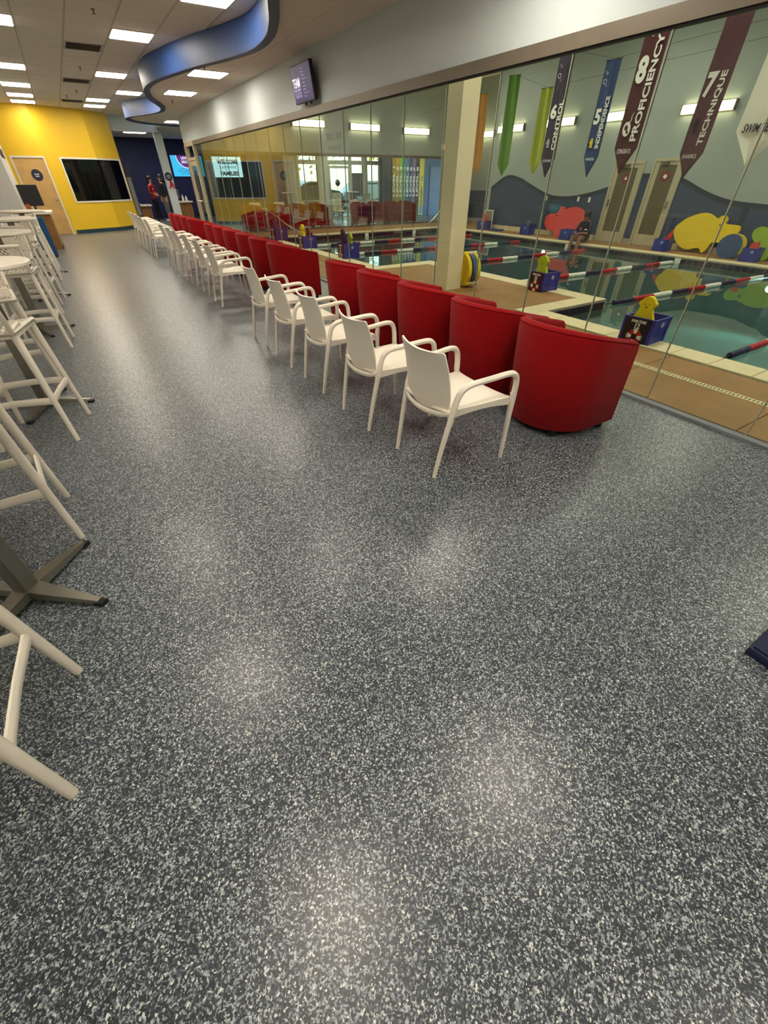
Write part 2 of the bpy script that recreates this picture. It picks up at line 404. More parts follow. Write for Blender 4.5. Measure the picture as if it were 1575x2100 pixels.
ribbon(MB(), ctr, .12, ZC-.034, ZC-.02).build('underside', M_SOFFB, wv, False)
low = struct(MB().box(XG-.02, XG+.02, 1.2, 17.7, ZC+.005, ZC+.03).build('ceiling_lowered', M_TBAR, smooth=False))
LOWP = [(2.615, 10.3), (2.615, 12.75), (2.615, 16.3), (2.615, 2.9)]
bm = bmesh.new()
inner = []
for i, p in enumerate(ctr):
    t = (ctr[min(i+1, len(ctr)-1)]-ctr[max(i-1, 0)]).normalized(); inner.append(p+Vector((t.y, -t.x, 0))*.1)
vv = [bm.verts.new((p.x, p.y, 0)) for p in inner if p.x < 3.72 or p.y > 18] + [bm.verts.new(q) for q in ((5.0, 17.85, 0), (XG, 17.8, 0), (XG, 1.0, 0))]
VV = [(v.co.x, v.co.y) for v in vv]; bm.faces.new(vv)
for k in range(-3, 6): bmesh.ops.bisect_plane(bm, geom=bm.verts[:]+bm.edges[:]+bm.faces[:], plane_co=(2.615+GP*k, 0, 0), plane_no=(1, 0, 0))
for k in range(-17, 18): bmesh.ops.bisect_plane(bm, geom=bm.verts[:]+bm.edges[:]+bm.faces[:], plane_co=(0, 10.3+GP*k, 0), plane_no=(0, 1, 0))
for f in bm.faces:
    c = f.calc_center_median()
    if any(x < c.x < x+GP and y < c.y < y+GP for x, y in [(2.615, 10.3+GP*k) for k in (0, 4, -12)]): continue
    pol = [(v.co.x+(c.x-v.co.x)*.014, v.co.y+(c.y-v.co.y)*.009) for v in f.verts]
    if f.normal.z < 0: pol = pol[::-1]
    MB().prism(pol, lambda a, b_, q: (a, b_, q), ZC, ZC+.02).build('ceiling_tile', M_TILE, low, False)
bm.free()
MB().prism(VV, lambda a, b_, q: (a, b_, q), ZC+.022, ZC+.03).build('backing', M_TBAR, low, False)
for k, (x0, y0) in enumerate(((3.62, 18.9), (2.615, 12.75), (2.615, 10.3), (2.615, 2.94))): ceiling_panel(x0, y0, ZC, 'square lit panel in the lowered ceiling by the pool glass, %s from the reception' % ORD[k])

# ---- walls of the lobby
struct(MB().box(XG, XG+.22, -4.2, 17.72, ZT+.09, ZC+.02).box(XG+.02, XG+.22, -4.2, 17.72, ZC, 4.6).build('wall_right', M_WALLP, smooth=False))
struct(MB().box(-2.4, 15, -4.2, -4, 0, 4.6).build('wall_back', M_WALLW, smooth=False))
lw = MB().box(-2.3, -2.2, -4, 15.55, 0, ZU+.02).box(-2.3, -.95, 15.55, 17.6, 0, ZU+.02).box(-2.3, -2.2, 17.6, 20.6, 0, ZU+.02)
lw = struct(lw.build('wall_left', M_WALLW, smooth=False))
text('WE LOVE', 'wall_lettering', M_GINK, lw, (-.948, 16.65, 2.60), (0, 1, 0), (0, 0, 1), 1.15, .19, .006, .02)
text('Lynnwood', 'wall_lettering', M_GINK, lw, (-.948, 16.65, 2.31), (0, 1, 0), (0, 0, 1), .95, .2, .006, .0, shear=.3)
text('FAMILIES', 'wall_lettering', M_GINK, lw, (-.948, 16.65, 2.0), (0, 1, 0), (0, 0, 1), 1.15, .19, .006, .02)
# yellow wall: a run and an angled return, each a slab with the window opening cut
def wallframe(P, Q):
    P = Vector((*P, 0)); Q = Vector((*Q, 0)); x = (Q-P).normalized(); z = Vector((0, 0, 1)); y = z.cross(x)
    M4 = Matrix((x, y, z)).transposed().to_4x4(); M4.translation = P; return M4, (Q-P).length
YW = []
pts = [(-2.2, 20.55), (-.03, 20.45), (1.42, 21.0), (2.22, 21.78)]
yw = MB(); base = MB(); winfr = []
def lbox(mb, M4, *a):
    k = len(mb.v); mb.box(*a)
    for i in range(k, len(mb.v)): mb.v[i] = tuple(M4 @ Vector(mb.v[i]))
segs = [wallframe(pts[i], pts[i+1]) for i in range(3)]
M0, L0 = segs[0]; M1, L1 = segs[1]; M2, L2 = segs[2]
lbox(yw, M0, 0, 1.19, 0, .15, 0, ZU+.02); lbox(yw, M0, 1.19, L0, 0, .15, 2.07, ZU+.02); lbox(yw, M0, 2.11, L0, 0, .15, 0, 2.07)
WX = .36; WZ0, WZ1 = .86, 2.06
lbox(yw, M1, 0, WX, 0, .15, 0, ZU+.02); lbox(yw, M1, WX, L1, 0, .15, 0, WZ0); lbox(yw, M1, WX, L1, 0, .15, WZ1, ZU+.02)
lbox(yw, M2, 0, L2, 0, .15, 0, WZ0); lbox(yw, M2, 0, L2, 0, .15, WZ1, ZU+.02); lbox(yw, M2, L2-.05, L2, 0, .15, WZ0, WZ1)
struct(yw.build('wall_yellow', M_YEL, smooth=False))
lbox(base, M1, 0.02, L1, -.012, 0, 0, .11); lbox(base, M2, 0, L2, -.012, 0, 0, .11)
struct(base.build('baseboard_yellow_wall', M_DARKBASE, smooth=False))
w = MB(); f = .045
lbox(w, M1, WX, WX+f, -.02, .04, WZ0, WZ1)
for M4, a, bb in ((M1, WX+f, L1), (M2, 0, L2-.05)):
    lbox(w, M4, a, bb, -.02, .04, WZ0, WZ0+f); lbox(w, M4, a, bb, -.02, .04, WZ1-f, WZ1)
lbox(w, M2, L2-.05-f, L2-.05, -.02, .04, WZ0+f, WZ1-f)
wi = struct(w.build('window_3', M_WTRIM, smooth=False))
for M4, a, bb in ((M1, WX+f, L1+.004), (M2, 0, L2-.05-f)):
    g = MB(); lbox(g, M4, a, bb, .005, .02, WZ0+f, WZ1-f); g.build('pane', M_DKGLASS, wi, False)
# wooden door in the yellow wall
d = MB()
lbox(d, M0, 1.19, 1.235, -.02, .05, 0, 2.07); lbox(d, M0, 2.065, 2.11, -.02, .05, 0, 2.07); lbox(d, M0, 1.235, 2.065, -.02, .05, 2.025, 2.07)
dr = struct(d.build('door_2', M_WTRIM, smooth=False))
lf = MB(); lbox(lf, M0, 1.24, 2.06, .0, .045, .012, 2.02); lf.build('door_leaf', M_WOOD, dr, False)
c0 = M0 @ Vector((1.72, 0, 1.60)); xd = M0.to_3x3() @ Vector((1, 0, 0))
disc(MB(), c0, xd, (0, 0, 1), .15, 0, .006).build('round_sign', M_INK, dr, False)
for s_, dz, hh, ww in (('STAFF', .02, .035, .13), ('ONLY', -.03, .035, .11)):
    text(s_, 'sign_lettering', M_WHITE, dr, c0+Vector((0, -.007, dz)), xd, (0, 0, 1), ww, hh, .002, .02)
kp = M0 @ Vector((1.99, -.05, .97))
MB().ball(kp, .03, n=12).tube([kp+Vector((0, .01, 0)), kp+Vector((0, .06, 0))], .012).build('door_knob', M_CHROME, dr)
# navy reception wall, entry wall, banner wall
struct(MB().box(-2.3, 9.6, 27, 27.2, 0, ZC).build('wall_navy', M_NAVY, smooth=False))
struct(MB().box(-2.3, -2.2, 20.6, 27, 0, ZC).box(1.9, 2.1, 21.95, 22.2, 0, ZC).build('wall_reception', M_NAVY, smooth=False))
struct(MB().box(2.22, XG+.1, 22.1, 22.35, 2.84, ZU+.02).build('beam', M_WALLP, smooth=False))
rc = struct(MB().box(3.70, 3.98, 22.36, 22.62, 0, ZC).build('column', M_WALLP, smooth=False))

# ---- the long glass wall between lobby and pool
g = MB().box(XG-.03, XG+.06, -4, 16.36, ZT, ZT+.09)
g = struct(g.build('window_1', M_TRIM, smooth=False))
MB().box(XG-.012, XG+.025, -4, 16.36, ZT-.014, ZT).box(XG-.02, XG+.022, -4, 16.36, -.02, .014).build('gasket', M_GASK, g, False)
struct(MB().box(XG-.085, XG-.02, -4, 16.3, 0, .022).build('trim_sill', M_GRAYB, smooth=False))
SEAM = [1.64+.775*k for k in range(-7, 20)]
for a, c2 in zip(SEAM, SEAM[1:]):
    MB().box(XG-.004, XG+.008, a+.003, c2-.003, .012, ZT-.01).build('pane', M_GLASS, g, False)
for a in SEAM[1:]:
    MB().box(XG-.006, XG+.010, a-.003, a+.003, .012, ZT-.01).build('joint', M_JOINT, g, False)
# glazed pool door at the end of the glass wall
d = MB()
for y0, y1 in ((16.36, 16.46), (17.4, 17.5)): d.box(XG-.04, XG+.06, y0, y1, 0, ZT+.09)
d.box(XG-.04, XG+.06, 16.46, 17.4, ZT-.01, ZT+.09).box(XG-.04, XG+.06, 16.46, 17.4, 1.93, 2.0)
d = struct(d.build('door_1', M_CREAM, smooth=False))
l = MB().box(XG-.02, XG+.03, 16.47, 16.57, .02, 1.92).box(XG-.02, XG+.03, 17.29, 17.39, .02, 1.92).box(XG-.02, XG+.03, 16.57, 17.29, .02, .22).box(XG-.02, XG+.03, 16.57, 17.29, 1.8, 1.92)
l.build('door_leaf', M_CREAM, d, False)
MB().box(XG, XG+.01, 16.57, 17.29, .22, 1.8).build('pane', M_GLASS, d, False)
MB().box(XG, XG+.01, 16.46, 17.4, 2.0, ZT-.01).build('pane', M_GLASS, d, False)
MB().tube([(XG-.07, 16.6, .95), (XG-.07, 17.26, .95)], .018).box(XG-.07, XG-.02, 16.6, 16.64, .93, .97).box(XG-.07, XG-.02, 17.22, 17.26, .93, .97).build('push_bar', M_CHROME, d)
MB().box(XG-.024, XG-.021, 16.72, 16.92, 1.05, 1.7).box(XG-.024, XG-.021, 17.0, 17.14, 1.2, 1.6).build('notice', M_INK, d, False)

# ---- far end of the pool hall: second glass wall with a pale wall above
struct(MB().box(XG+.22, 15.5, YF-.05, YF+.15, 2.2, 4.6).box(13.95, 15.5, YF-.05, YF+.15, 0, 2.2).build('wall_far', M_POOLW, smooth=False))
struct(MB().box(13.95, 15.3, YF-.062, YF-.05, 0, 2.13).build('trim_blue_paint', M_MURAL, smooth=False))
g2 = struct(MB().box(XG+.22, 13.95, YF-.03, YF+.06, 2.12, 2.2).box(XG+.06, 13.95, YF-.02, YF+.03, 0, .04).box(XG-.04, XG+.1, YF-.05, YF+.06, 0, 2.3).build('window_2', M_TRIM, smooth=False))
xs = [XG+.1+k*1.011 for k in range(11)]
for a, c2 in zip(xs, xs[1:]):
    MB().box(a+.004, c2-.004, YF-.006, YF+.006, .04, 2.13).build('pane', M_GLASS, g2, False)
for a in xs[1:-1]: MB().box(a-.004, a+.004, YF-.008, YF+.008, .04, 2.13).build('joint', M_JOINT, g2, False)
# right pool wall with the painted wave, and the recess past it
wr = struct(MB().box(XR, XR+.2, -4.2, 14.25, 0, 4.6).box(XR, 15.5, 14.25, 14.4, 0, 4.6).box(15.3, 15.5, 14.4, YF, 0, 4.6).build('wall_pool', M_POOLW, smooth=False))
WV = [(14.25,1.26),(13.54,1.58),(12.9,1.52),(12.46,1.38),(11.54,1.1),(10.75,1.06),(9.98,1.17),(9.38,1.32),(8.6,1.56),(8.3,1.60),(7.9,1.59),(7.39,1.52),(6.71,1.27),(6.12,1.11),(5.52,1.05),(5.0,1.04),(4.3,1.15),(3.5,1.42),(2.7,1.58),(1.8,1.45),(.8,1.12),(-.4,1.05),(-2,1.4),(-4,1.5)]
wvp = [(p.x, p.y) for p in smooth_path([(a, z, 0) for a, z in WV], 5)]
fnx = lambda a, z, t: (XR+t, a, z)
n_ = len(wvp)
def strip(mb, top, bot, x0, x1):
    vs = [(x, top[i][0], z) for x in (x0, x1) for i in range(len(top)) for z in (top[i][1], bot[i])]; k = 2*len(top); fs = []
    for i in range(len(top)-1):
        a = 2*i; fs += [(a, a+2, a+3, a+1), (k+a, k+a+1, k+a+3, k+a+2), (a, k+a, k+a+2, a+2), (a+1, a+3, k+a+3, k+a+1)]
    fs += [(0, 1, k+1, k), (k-2, 2*k-2, 2*k-1, k-1)]
    return mb.add(vs, fs)
strip(MB(), [(a, z-.105) for a, z in wvp], [.14]*n_, XR-.004, XR+.01).build('blue_paint', M_MURAL, wr, False)
strip(MB(), wvp, [z-.105 for a, z in wvp], XR-.006, XR+.01).build('wave_band', M_BAND, wr, False)
MB().box(15.29, 15.31, 14.4, YF-.05, .14, 1.0).build('blue_paint', M_MURAL, wr, False)
MB().box(15.288, 15.31, 14.4, YF-.05, 1.0, 1.1).build('wave_band', M_BAND, wr, False)
MB().box(XR-.02, XR, 5.55, 5.66, .14, 1.02).build('wall_return_strip', M_BAND, wr, False)  # dark strip added in place of the edge of a wall return
bs = struct(MB().box(XR-.002, XR+.01, -4, 14.2, 0, .14).build('baseboard_pool', M_GROUT, smooth=False))
y = 14.2
while y > 3.2:
    for a0, a1 in ((y-.29, y-.005),):
        if not (8.44 < (a0+a1)/2 < 9.4 or 7.35 < (a0+a1)/2 < 8.22): MB().box(XR-.014, XR-.002, a0, a1, .0, .14).build('tile', M_COPE, bs, False)
    y -= .295
struct(MB().box(XG+.02, 15.5, -4.2, YF+.1, 4.5, 4.6).build('ceiling_pool', M_TILE, smooth=False))
pc = struct(MB().box(5.09, 5.40, 6.12, 6.44, 0, 4.5).build('column', M_COL, smooth=False)); pc.name = 'pool_column'

# pool doors on the right wall
def pool_door(n, y0, y1, z1, hinge, sign):
    d = MB().box(XR-.05, XR+.02, y0, y0+.06, 0, z1).box(XR-.05, XR+.02, y1-.06, y1, 0, z1).box(XR-.05, XR+.02, y0+.06, y1-.06, z1-.06, z1)
    d = struct(d.build('door_%d' % n, M_DOORC, smooth=False))
    a, c2 = y0+.065, y1-.065
    MB().box(XR-.035, XR, a, a+.11, .015, z1-.065).box(XR-.035, XR, c2-.11, c2, .015, z1-.065).box(XR-.035, XR, a+.11, c2-.11, .015, .27).box(XR-.035, XR, a+.11, c2-.11, z1-.14, z1-.065).build('door_leaf', M_DOORC, d, False)
    MB().box(XR-.02, XR-.005, a+.11, c2-.11, .27, z1-.14).build('frosted_panel', M_DGLZ, d, False)
    cy = (a+c2)/2; hz = .92
    c = Vector((XR-.021, cy, z1-.36))
    disc(MB(), c, (0, -1, 0), (0, 0, 1), .115, 0, .004).build('round_sign', mat('sign_maroon', '#7c2a22', .6), d, False)
    k = 3 if sign == 'tri' else 4; r = .055
    MB().prism([(r*math.cos(PI/2+2*PI*i/k), r*math.sin(PI/2+2*PI*i/k)) for i in range(k)], lambda p, q, t: (c.x-t, c.y-p, c.z+q-.005), .004, .008).build('sign_symbol', M_WHITE, d, False)
    hy = a+.05 if hinge > 0 else c2-.05
    MB().tube([(XR-.04, hy, hz), (XR-.09, hy, hz), (XR-.09, hy+hinge*.11, hz)], .012).box(XR-.045, XR-.035, hy-.025, hy+.025, hz-.06, hz+.1).build('door_handle', M_CHROME, d)
    MB().box(XR-.09, XR-.035, cy-.02, cy+.2, z1-.12, z1-.07).tube([(XR-.08, cy+.1, z1-.07), (XR-.16, cy-.05, z1-.065), (XR-.06, cy-.16, z1-.065)], .008).build('door_closer', M_TRIM, d)
pool_door(4, 8.46, 9.37, 1.86, -1, 'tri'); pool_door(5, 7.40, 8.22, 1.90, 1, 'dia')

# ---- pool: basin, water, waterline tiles, coping stones, deck slabs, drain
PX0, PX1, PX2, PX3, PY0, PY1, PY2 = 5.42, 6.82, 5.38, 12.35, 4.2, 8.85, 15.45
POLY = [(PX0, -4), (PX0, PY0), (PX1, PY0), (PX1, PY1), (PX2, PY1), (PX2, PY2), (PX3, PY2), (PX3, -4)]
pool = MB()
vs = [(x, y, z) for z in (-1.25, 0) for x, y in POLY]; n = len(POLY)
pool.add(vs, [tuple(range(n-1, -1, -1))[::-1]]+[(i, (i+1) % n, n+(i+1) % n, n+i) for i in range(n)])
pool = struct(pool.build('pool_basin', M_BASIN, smooth=False))
wat = MB().add([(x, y, -.13) for x, y in POLY], [tuple(range(n))[::-1]]).build('pool_water', M_WATER, smooth=False)
wat['kind'] = 'structure'
EDGES = [((PX0, 0.2), (PX0, PY0)), ((PX0, PY0), (PX1, PY0)), ((PX1, PY0), (PX1, PY1)), ((PX1, PY1), (PX2, PY1)), ((PX2, PY1), (PX2, PY2)), ((PX2, PY2), (PX3, PY2)), ((PX3, PY2), (PX3, 2.0))]
tl = struct(MB().box(PX0, PX0+.01, -4, PY0, -.2, -.001).build('trim_waterline', M_GROUT, smooth=False))
for e, (A, B) in enumerate(EDGES):
    A = Vector((*A, 0)); B = Vector((*B, 0)); t = (B-A).normalized(); nn = Vector((t.y, -t.x, 0)); L = (B-A).length
    MB().obox(Matrix.Translation((A+B)/2+nn*.004+Vector((0, 0, -.1))) @ Matrix((t, -nn, (0, 0, 1))).transposed().to_4x4(), L, .006, .19).build('grout_bed', M_GROUT, tl, False)
    if e in (0, 3, 4): continue                           # tile faces turned away from the lobby
    k = int(L/.15); me = None
    for i in range(k):
        p = A+t*(.075+.15*i)
        if e == 5 and i % 14 == 9 or e == 6 and i in (40, 62): mt = M_WHTF
        else: mt = M_PTILE
        if me is None or mt is M_WHTF:
            o = MB().box(-.071, .071, -.006, .006, -.052, .052).build('tile', mt, tl, False)
            if mt is not M_WHTF: me = o.data
        else:
            o = bpy.data.objects.new('tile', me); C.objects.link(o); o.parent = tl
        o.matrix_local = Matrix.Translation(p+nn*.008+Vector((0, 0, -.078))) @ Matrix((t, -nn, (0, 0, 1))).transposed().to_4x4()
cp = struct(MB().box(PX0-.34, PX0-.0, -4, .2, -.03, .008).build('trim_coping', M_COPE, smooth=False))
def stones(x0, x1, y0, y1, along):
    L = (x1-x0) if along == 'x' else (y1-y0); k = max(1, round(L/.42)); s_ = L/k
    for i in range(k):
        a = (x0+i*s_+.003, x0+(i+1)*s_-.003, y0, y1) if along == 'x' else (x0, x1, y0+i*s_+.003, y0+(i+1)*s_-.003)
        MB().rbox(*a, -.035, .012, .006, 1).build('coping_stone', M_COPE, cp)
CW = .34
stones(PX0-CW, PX0, .2, PY0, 'y'); stones(PX0-CW, PX1, PY0, PY0+CW-.03, 'x'); stones(PX1-CW, PX1, PY0+CW-.03, PY1-CW, 'y')
stones(PX2-CW, PX1, PY1-CW, PY1, 'x'); stones(PX2-CW, PX2, PY1, PY2, 'y'); stones(PX2-CW, PX3+CW, PY2, PY2+CW, 'x'); stones(PX3, PX3+CW, 1.0, PY2, 'y')
dk = struct(MB().box(XG+.012, PX0-CW, -4, YF-.03, -.1, -.012).box(PX0-CW, PX1-CW, PY0+.1, PY1-.1, -.1, -.012).box(PX2-CW, PX3+CW, PY2+.1, YF-.03, -.1, -.012).box(PX3+.1, XR, -4, YF-.03, -.1, -.012).box(XR, 15.3, 14.4, YF-.05, -.1, -.012).build('pool_deck', M_GASK, smooth=False))
def slabs(x0, x1, ys):
    for a, c2 in zip(ys, ys[1:]): MB().rbox(x0+.003, x1-.003, a+.003, c2-.003, -.05, 0, .003, 1).build('deck_slab', M_DECK, dk)
YS = [-3.8, -2.65, -1.45, -.25, .95, 2.16, 3.36, 4.56, 5.86, 7.17, 8.48, 9.8, 11.1, 12.4, 13.7, 15.0, 16.2, 17.5]
slabs(XG+.022, 4.46, YS); slabs(4.54, PX2-CW, YS)
slabs(PX2-CW, PX1-CW, [PY0+CW-.03, 5.86, 7.17, PY1-CW]); slabs(PX3+CW, XR-.002, [-3, -1, .9, 2.2, 3.5, 4.8, 6.1, 7.4, 8.7, 10, 11.3, 12.6, 13.9, 15.7, 17.5])
for x in range(6): slabs(PX2-CW+x*1.28, PX2-CW+(x+1)*1.28, [PY2+CW, 17.5])
slabs(XR, 15.28, [14.41, 16, 17.48])
dg_ = MB().box(4.46, 4.475, -3.8, 17.5, -.04, .002).box(4.525, 4.54, -3.8, 17.5, -.04, .002)
dr = thing('floor_drain', 'narrow slotted trench drain along the tan deck', 'drain', (4.5, 1, 0))
dg_.build('channel', M_COPE, dr, False, True)
b = MB(); y = -.3
while y < 6.5: b.box(4.475, 4.525, y, y+.016, -.02, .001); y += .032
o = b.build('grate_bars', M_COPE, dr, False, True); o['kind'] = 'stuff'

# ---- far lobby beyond the second glass wall
EY = 21.6
struct(MB().box(8.5, 8.7, EY+.2, 27, 0, ZC).build('wall_navy_return', M_NAVY, smooth=False))
struct(MB().box(8.5, 9.0, EY, EY+.2, 0, ZC).box(13.35, 13.5, EY, EY+.2, 0, ZC).box(9.0, 13.35, EY, EY+.2, 2.45, ZC).build('wall_entry', M_WALLW, smooth=False))
wb = struct(MB().box(13.0, 24, 21.0, 21.2, 0, ZC)\
    .box(13.3, 13.5, 21.2, 21.7, 0, ZC).box(23.8, 24, YF, 21, 0, ZC).build('wall_banner', mat('slate_paint', '#3b3d45', .6), smooth=False))
struct(MB().box(15.0, 23.8, 20.97, 21.0, 0, ZC).build('trim_blue_wall', mat('steel_blue_paint', '#3e5c86', .6), smooth=False))
fr = MB(); e0, e1 = EY-.015, EY+.11
for x, ww in ((9.0, .1), (9.98, .54), (11.62, .1), (12.32, .24), (13.22, .13)): fr.box(x, x+ww, EY-.02, EY+.12, 0, 2.45)
fr.box(9.0, 13.35, e0, e1, 1.99, 2.14).box(9.0, 13.35, e0, e1, 2.36, 2.45).box(9.0, 9.98, e0, e1, 0, .14).box(11.72, 13.3, e0, e1, 0, .14)
fr.box(9.1, 9.98, e0, e1, .70, .735).box(12.56, 13.3, e0, e1, .70, .735)
fr = struct(fr.build('window_4', M_WTRIM, smooth=False))
for x0, x1 in ((9.1, 9.98), (10.52, 11.62), (11.72, 12.32), (12.56, 13.22)): MB().box(x0, x1, EY+.04, EY+.05, .14, 2.36).build('pane', M_GLASS, fr, False)
d = struct(MB().box(10.53, 10.6, EY-.03, EY+.03, .02, 1.95).box(11.54, 11.61, EY-.03, EY+.03, .02, 1.95).box(10.6, 11.54, EY-.03, EY+.03, 1.86, 1.95).box(10.6, 11.54, EY-.03, EY+.03, .02, .12).build('door_3', M_WTRIM, smooth=False))
MB().box(10.66, 11.48, EY-.06, EY-.035, .62, .70).build('push_bar', M_GASK, d, False)
disc(MB(), (10.95, EY-.032, 1.35), (1, 0, 0), (0, 0, 1), .12, -.004, .004).build('round_sticker', M_GINK, d, False)
MB().box(11.74, 12.30, EY+.02, EY+.035, .85, 1.7).build('notice', mat('grey_notice', '#5b5a62', .6), fr, False)

# ================================================================== WHITE ARMCHAIRS
def make_armchair(label, group):
    t = thing('armchair', label, 'chair', (0, 0, 0), 0, group)
    for s in (-1, 1):
        rear = smooth_path([(-.27, .215*s, 0), (-.24, .222*s, .18), (-.205, .232*s, .36), (-.18, .238*s, .47)], 3)
        MB().tube(rear, [.0125+.0065*i/(len(rear)-1) for i in range(len(rear))], 8, flat=1.15).build('leg', M_PLAST, t)
        front = smooth_path([(.272, .258*s, 0), (.270, .262*s, .18), (.262, .268*s, .34), (.262, .272*s, .47)], 3)
        MB().tube(front, [.0125+.0065*i/(len(front)-1) for i in range(len(front))], 8, flat=1.15).build('leg', M_PLAST, t)
        arm = smooth_path([(-.185, .237*s, .45), (-.165, .241*s, .53), (-.135, .247*s, .572), (-.08, .255*s, .592), (.06, .264*s, .600), (.16, .272*s, .607), (.218, .275*s, .602), (.250, .276*s, .574), (.262, .275*s, .52), (.262, .272*s, .45)], 4)
        MB().tube(arm, .0175, 8, flat=1.2).build('armrest', M_PLAST, t)
    rows = []
    for i in range(9):
        u = i/8; x = -.232+.507*u
        z = .432-.016*math.sin(PI*min(1, u*1.15))+(.014*((u-.75)/.25)**2*-1 if u > .75 else 0)
        wd = .20+.055*u**.6
        rows.append([(x, wd*(-1+2*j/8), z+.012*abs(-1+2*j/8)**3) for j in range(9)])
    MB().shell(rows, .011).build('seat', M_PLAST, t)
    for s in (-1, 1):                                       # deep side rails that arch between the legs
        ri = [[(x, (.205+.05*((x+.2)/.475)**.6)*s, z) for z in (.443, .425, .443-.055+.022*math.sin(PI*((x+.2)/.475)))] for x in [-.2+.475*i/8 for i in range(9)]]
        MB().shell(ri, .012).build('side_rail', M_PLAST, t)
    MB().shell([[(.268, .25*(-1+2*j/8), z-.006*(1-abs(-1+2*j/8))) for z in (.424, .408, .392)] for j in range(9)], .012).build('front_rail', M_PLAST, t)
    rear = smooth_path([(-.195, -.226, .43), (-.235, -.15, .408), (-.255, 0, .398), (-.235, .15, .408), (-.195, .226, .43)], 4)
    MB().tube(rear, .017, 8, flat=.55).build('rear_rail', M_PLAST, t)
    prof = [(-.232, .402, .150), (-.236, .418, .182), (-.240, .455, .204), (-.246, .52, .213), (-.257, .60, .213), (-.272, .675, .209), (-.288, .73, .206), (-.298, .760, .204), (-.302, .768, .194)]
    rows = []
    for x, z, wd in prof:
        rows.append([(x+.045*(abs(-1+2*j/10)**2)*(1.0 if z < .7 else .85), wd*(-1+2*j/10), z+.012*abs(-1+2*j/10)**2*(1 if z > .7 else 0)) for j in range(11)])
    MB().shell(rows, .010).build('backrest', M_PLAST, t)
    return seal(t)
AY = [1.895, 2.665, 3.48, 4.25, 5.065, 7.215, 8.0, 8.9, 9.715, 10.45, 11.22, 12.98, 13.84, 14.68, 15.45, 16.25]
grp = 'white armchairs in the row along the glass wall'
ch0 = make_armchair('white plastic armchair, first from the open near end of the row', grp)
ch0.location = (1.70, AY[0], 0)
for k, y in enumerate(AY[1:], 1):
    copy_tree(ch0, (1.70+(.07 if 5 <= k <= 10 else .03 if k > 12 else 0)+random.uniform(-.012, .012)-.03*(k in (1, 2, 3)), y, 0), random.uniform(-.02, .02),
              'white plastic armchair, %s from the open near end of the row' % ORD[k])

# ================================================================== RED TUB CHAIRS
def make_tub(label, group):
    t = thing('tub_chair', label, 'armchair', (0, 0, 0), 0, group)
    R, XF, N = .35, .27, 15
    path = [(XF-(XF)*i/4, -R, 0.) for i in range(4)]+[(-R*math.sin(PI*i/N), -R*math.cos(PI*i/N), 1) for i in range(N+1)]+[(XF*(i+1)/4, R, 0.) for i in range(4)]
    cen = Vector((0, 0, 0)); rows = []
    for x, y, arc in path:
        d = Vector((x, y, 0)) if x < 0 else Vector((0, y, 0)); d.normalize()
        back = max(0, -x/R)
        u = (x+R)/(XF+R)
        top = .765-.13*u**1.1
        fl = .045*back**.8
        p = Vector((x, y, 0))
        th = .085
        prof = [(0-.012, .05), (0, .062), (fl*.5, .40), (fl*.9, top-.05), (fl*.95-.008, top-.018), (fl-.03, top-.002), (fl-.055, top-.002), (fl-th+.01, top-.016), (fl-th, top-.05), (fl*.6-th, .42), (-th, .10), (-th+.01, .05)]
        rows.append([p+d*a+Vector((0, 0, z)) for a, z in prof])
    m_ = MB(); k = len(rows[0]); vs = [q for r in rows for q in r]; fs = []
    for i in range(len(rows)-1):
        for j in range(k):
            fs.append((i*k+j, i*k+(j+1) % k, (i+1)*k+(j+1) % k, (i+1)*k+j))
    fs += [tuple(range(k-1, -1, -1)), tuple(range((len(rows)-1)*k, len(rows)*k))]
    m_.add(vs, [f[::-1] for f in fs]); m_.build('shell', M_RED, t, True, False, 50)
    seam = []
    for i, (x, y, arc) in enumerate(path):
        q = rows[i][4]; seam.append(q+(rows[i][4]-rows[i][7]).normalized()*.002)
    MB().tube(seam, .0045, 6).build('piping', M_RED, t)
    MB().rbox(-.24, .285, -.262, .262, .30, .44, .035, 3).build('seat_cushion', M_RED, t)
    MB().rbox(-.22, .262, -.262, .262, .06, .30, .01, 1).build('seat_base', M_RED, t)
    for x, y in ((.2, -.29), (.2, .29), (-.22, -.2), (-.22, .2)):
        MB().lathe([(.03, 0), (.034, .005), (.034, .062)], 10, Matrix.Translation((x, y, 0))).build('foot', M_BLACK, t)
    return seal(t)
TY = [1.86, 2.62, 3.42, 4.19, 5.0, 7.05, 7.93, 8.72, 9.53, 10.33, 11.07, 12.9, 13.65, 14.4, 15.16]
grp = 'red tub chairs facing the pool glass'
tb0 = make_tub('red fabric tub chair, first from the open near end of the row', grp)
tb0.location = (2.745, TY[0], 0); tb0.rotation_euler = (0, 0, 0)
for k, y in enumerate(TY[1:], 1):
    copy_tree(tb0, (2.735+random.uniform(-.015, .015), y, 0), random.uniform(-.03, .03), 'red fabric tub chair, %s from the open near end of the row' % ORD[k])
for k, x in enumerate([5.75, 6.7, 7.55, 8.35, 10.2, 11.0, 11.8, 12.55]):
    copy_tree(tb0, (x, 18.25+(.1 if k < 4 else 0), 0), -PI/2+random.uniform(-.05, .05), 'red tub chair behind the far glass, %s from the welcome screen side' % ORD[k], 'red tub chairs beyond the far glass')
for k, x in enumerate([6.3, 7.3, 8.2, 9.9, 10.75, 11.6]):
    copy_tree(ch0, (x, 19.45, 0), -PI/2, 'white armchair behind the far red tub chairs, %s from the welcome screen side' % ORD[k], 'white armchairs beyond the far glass')

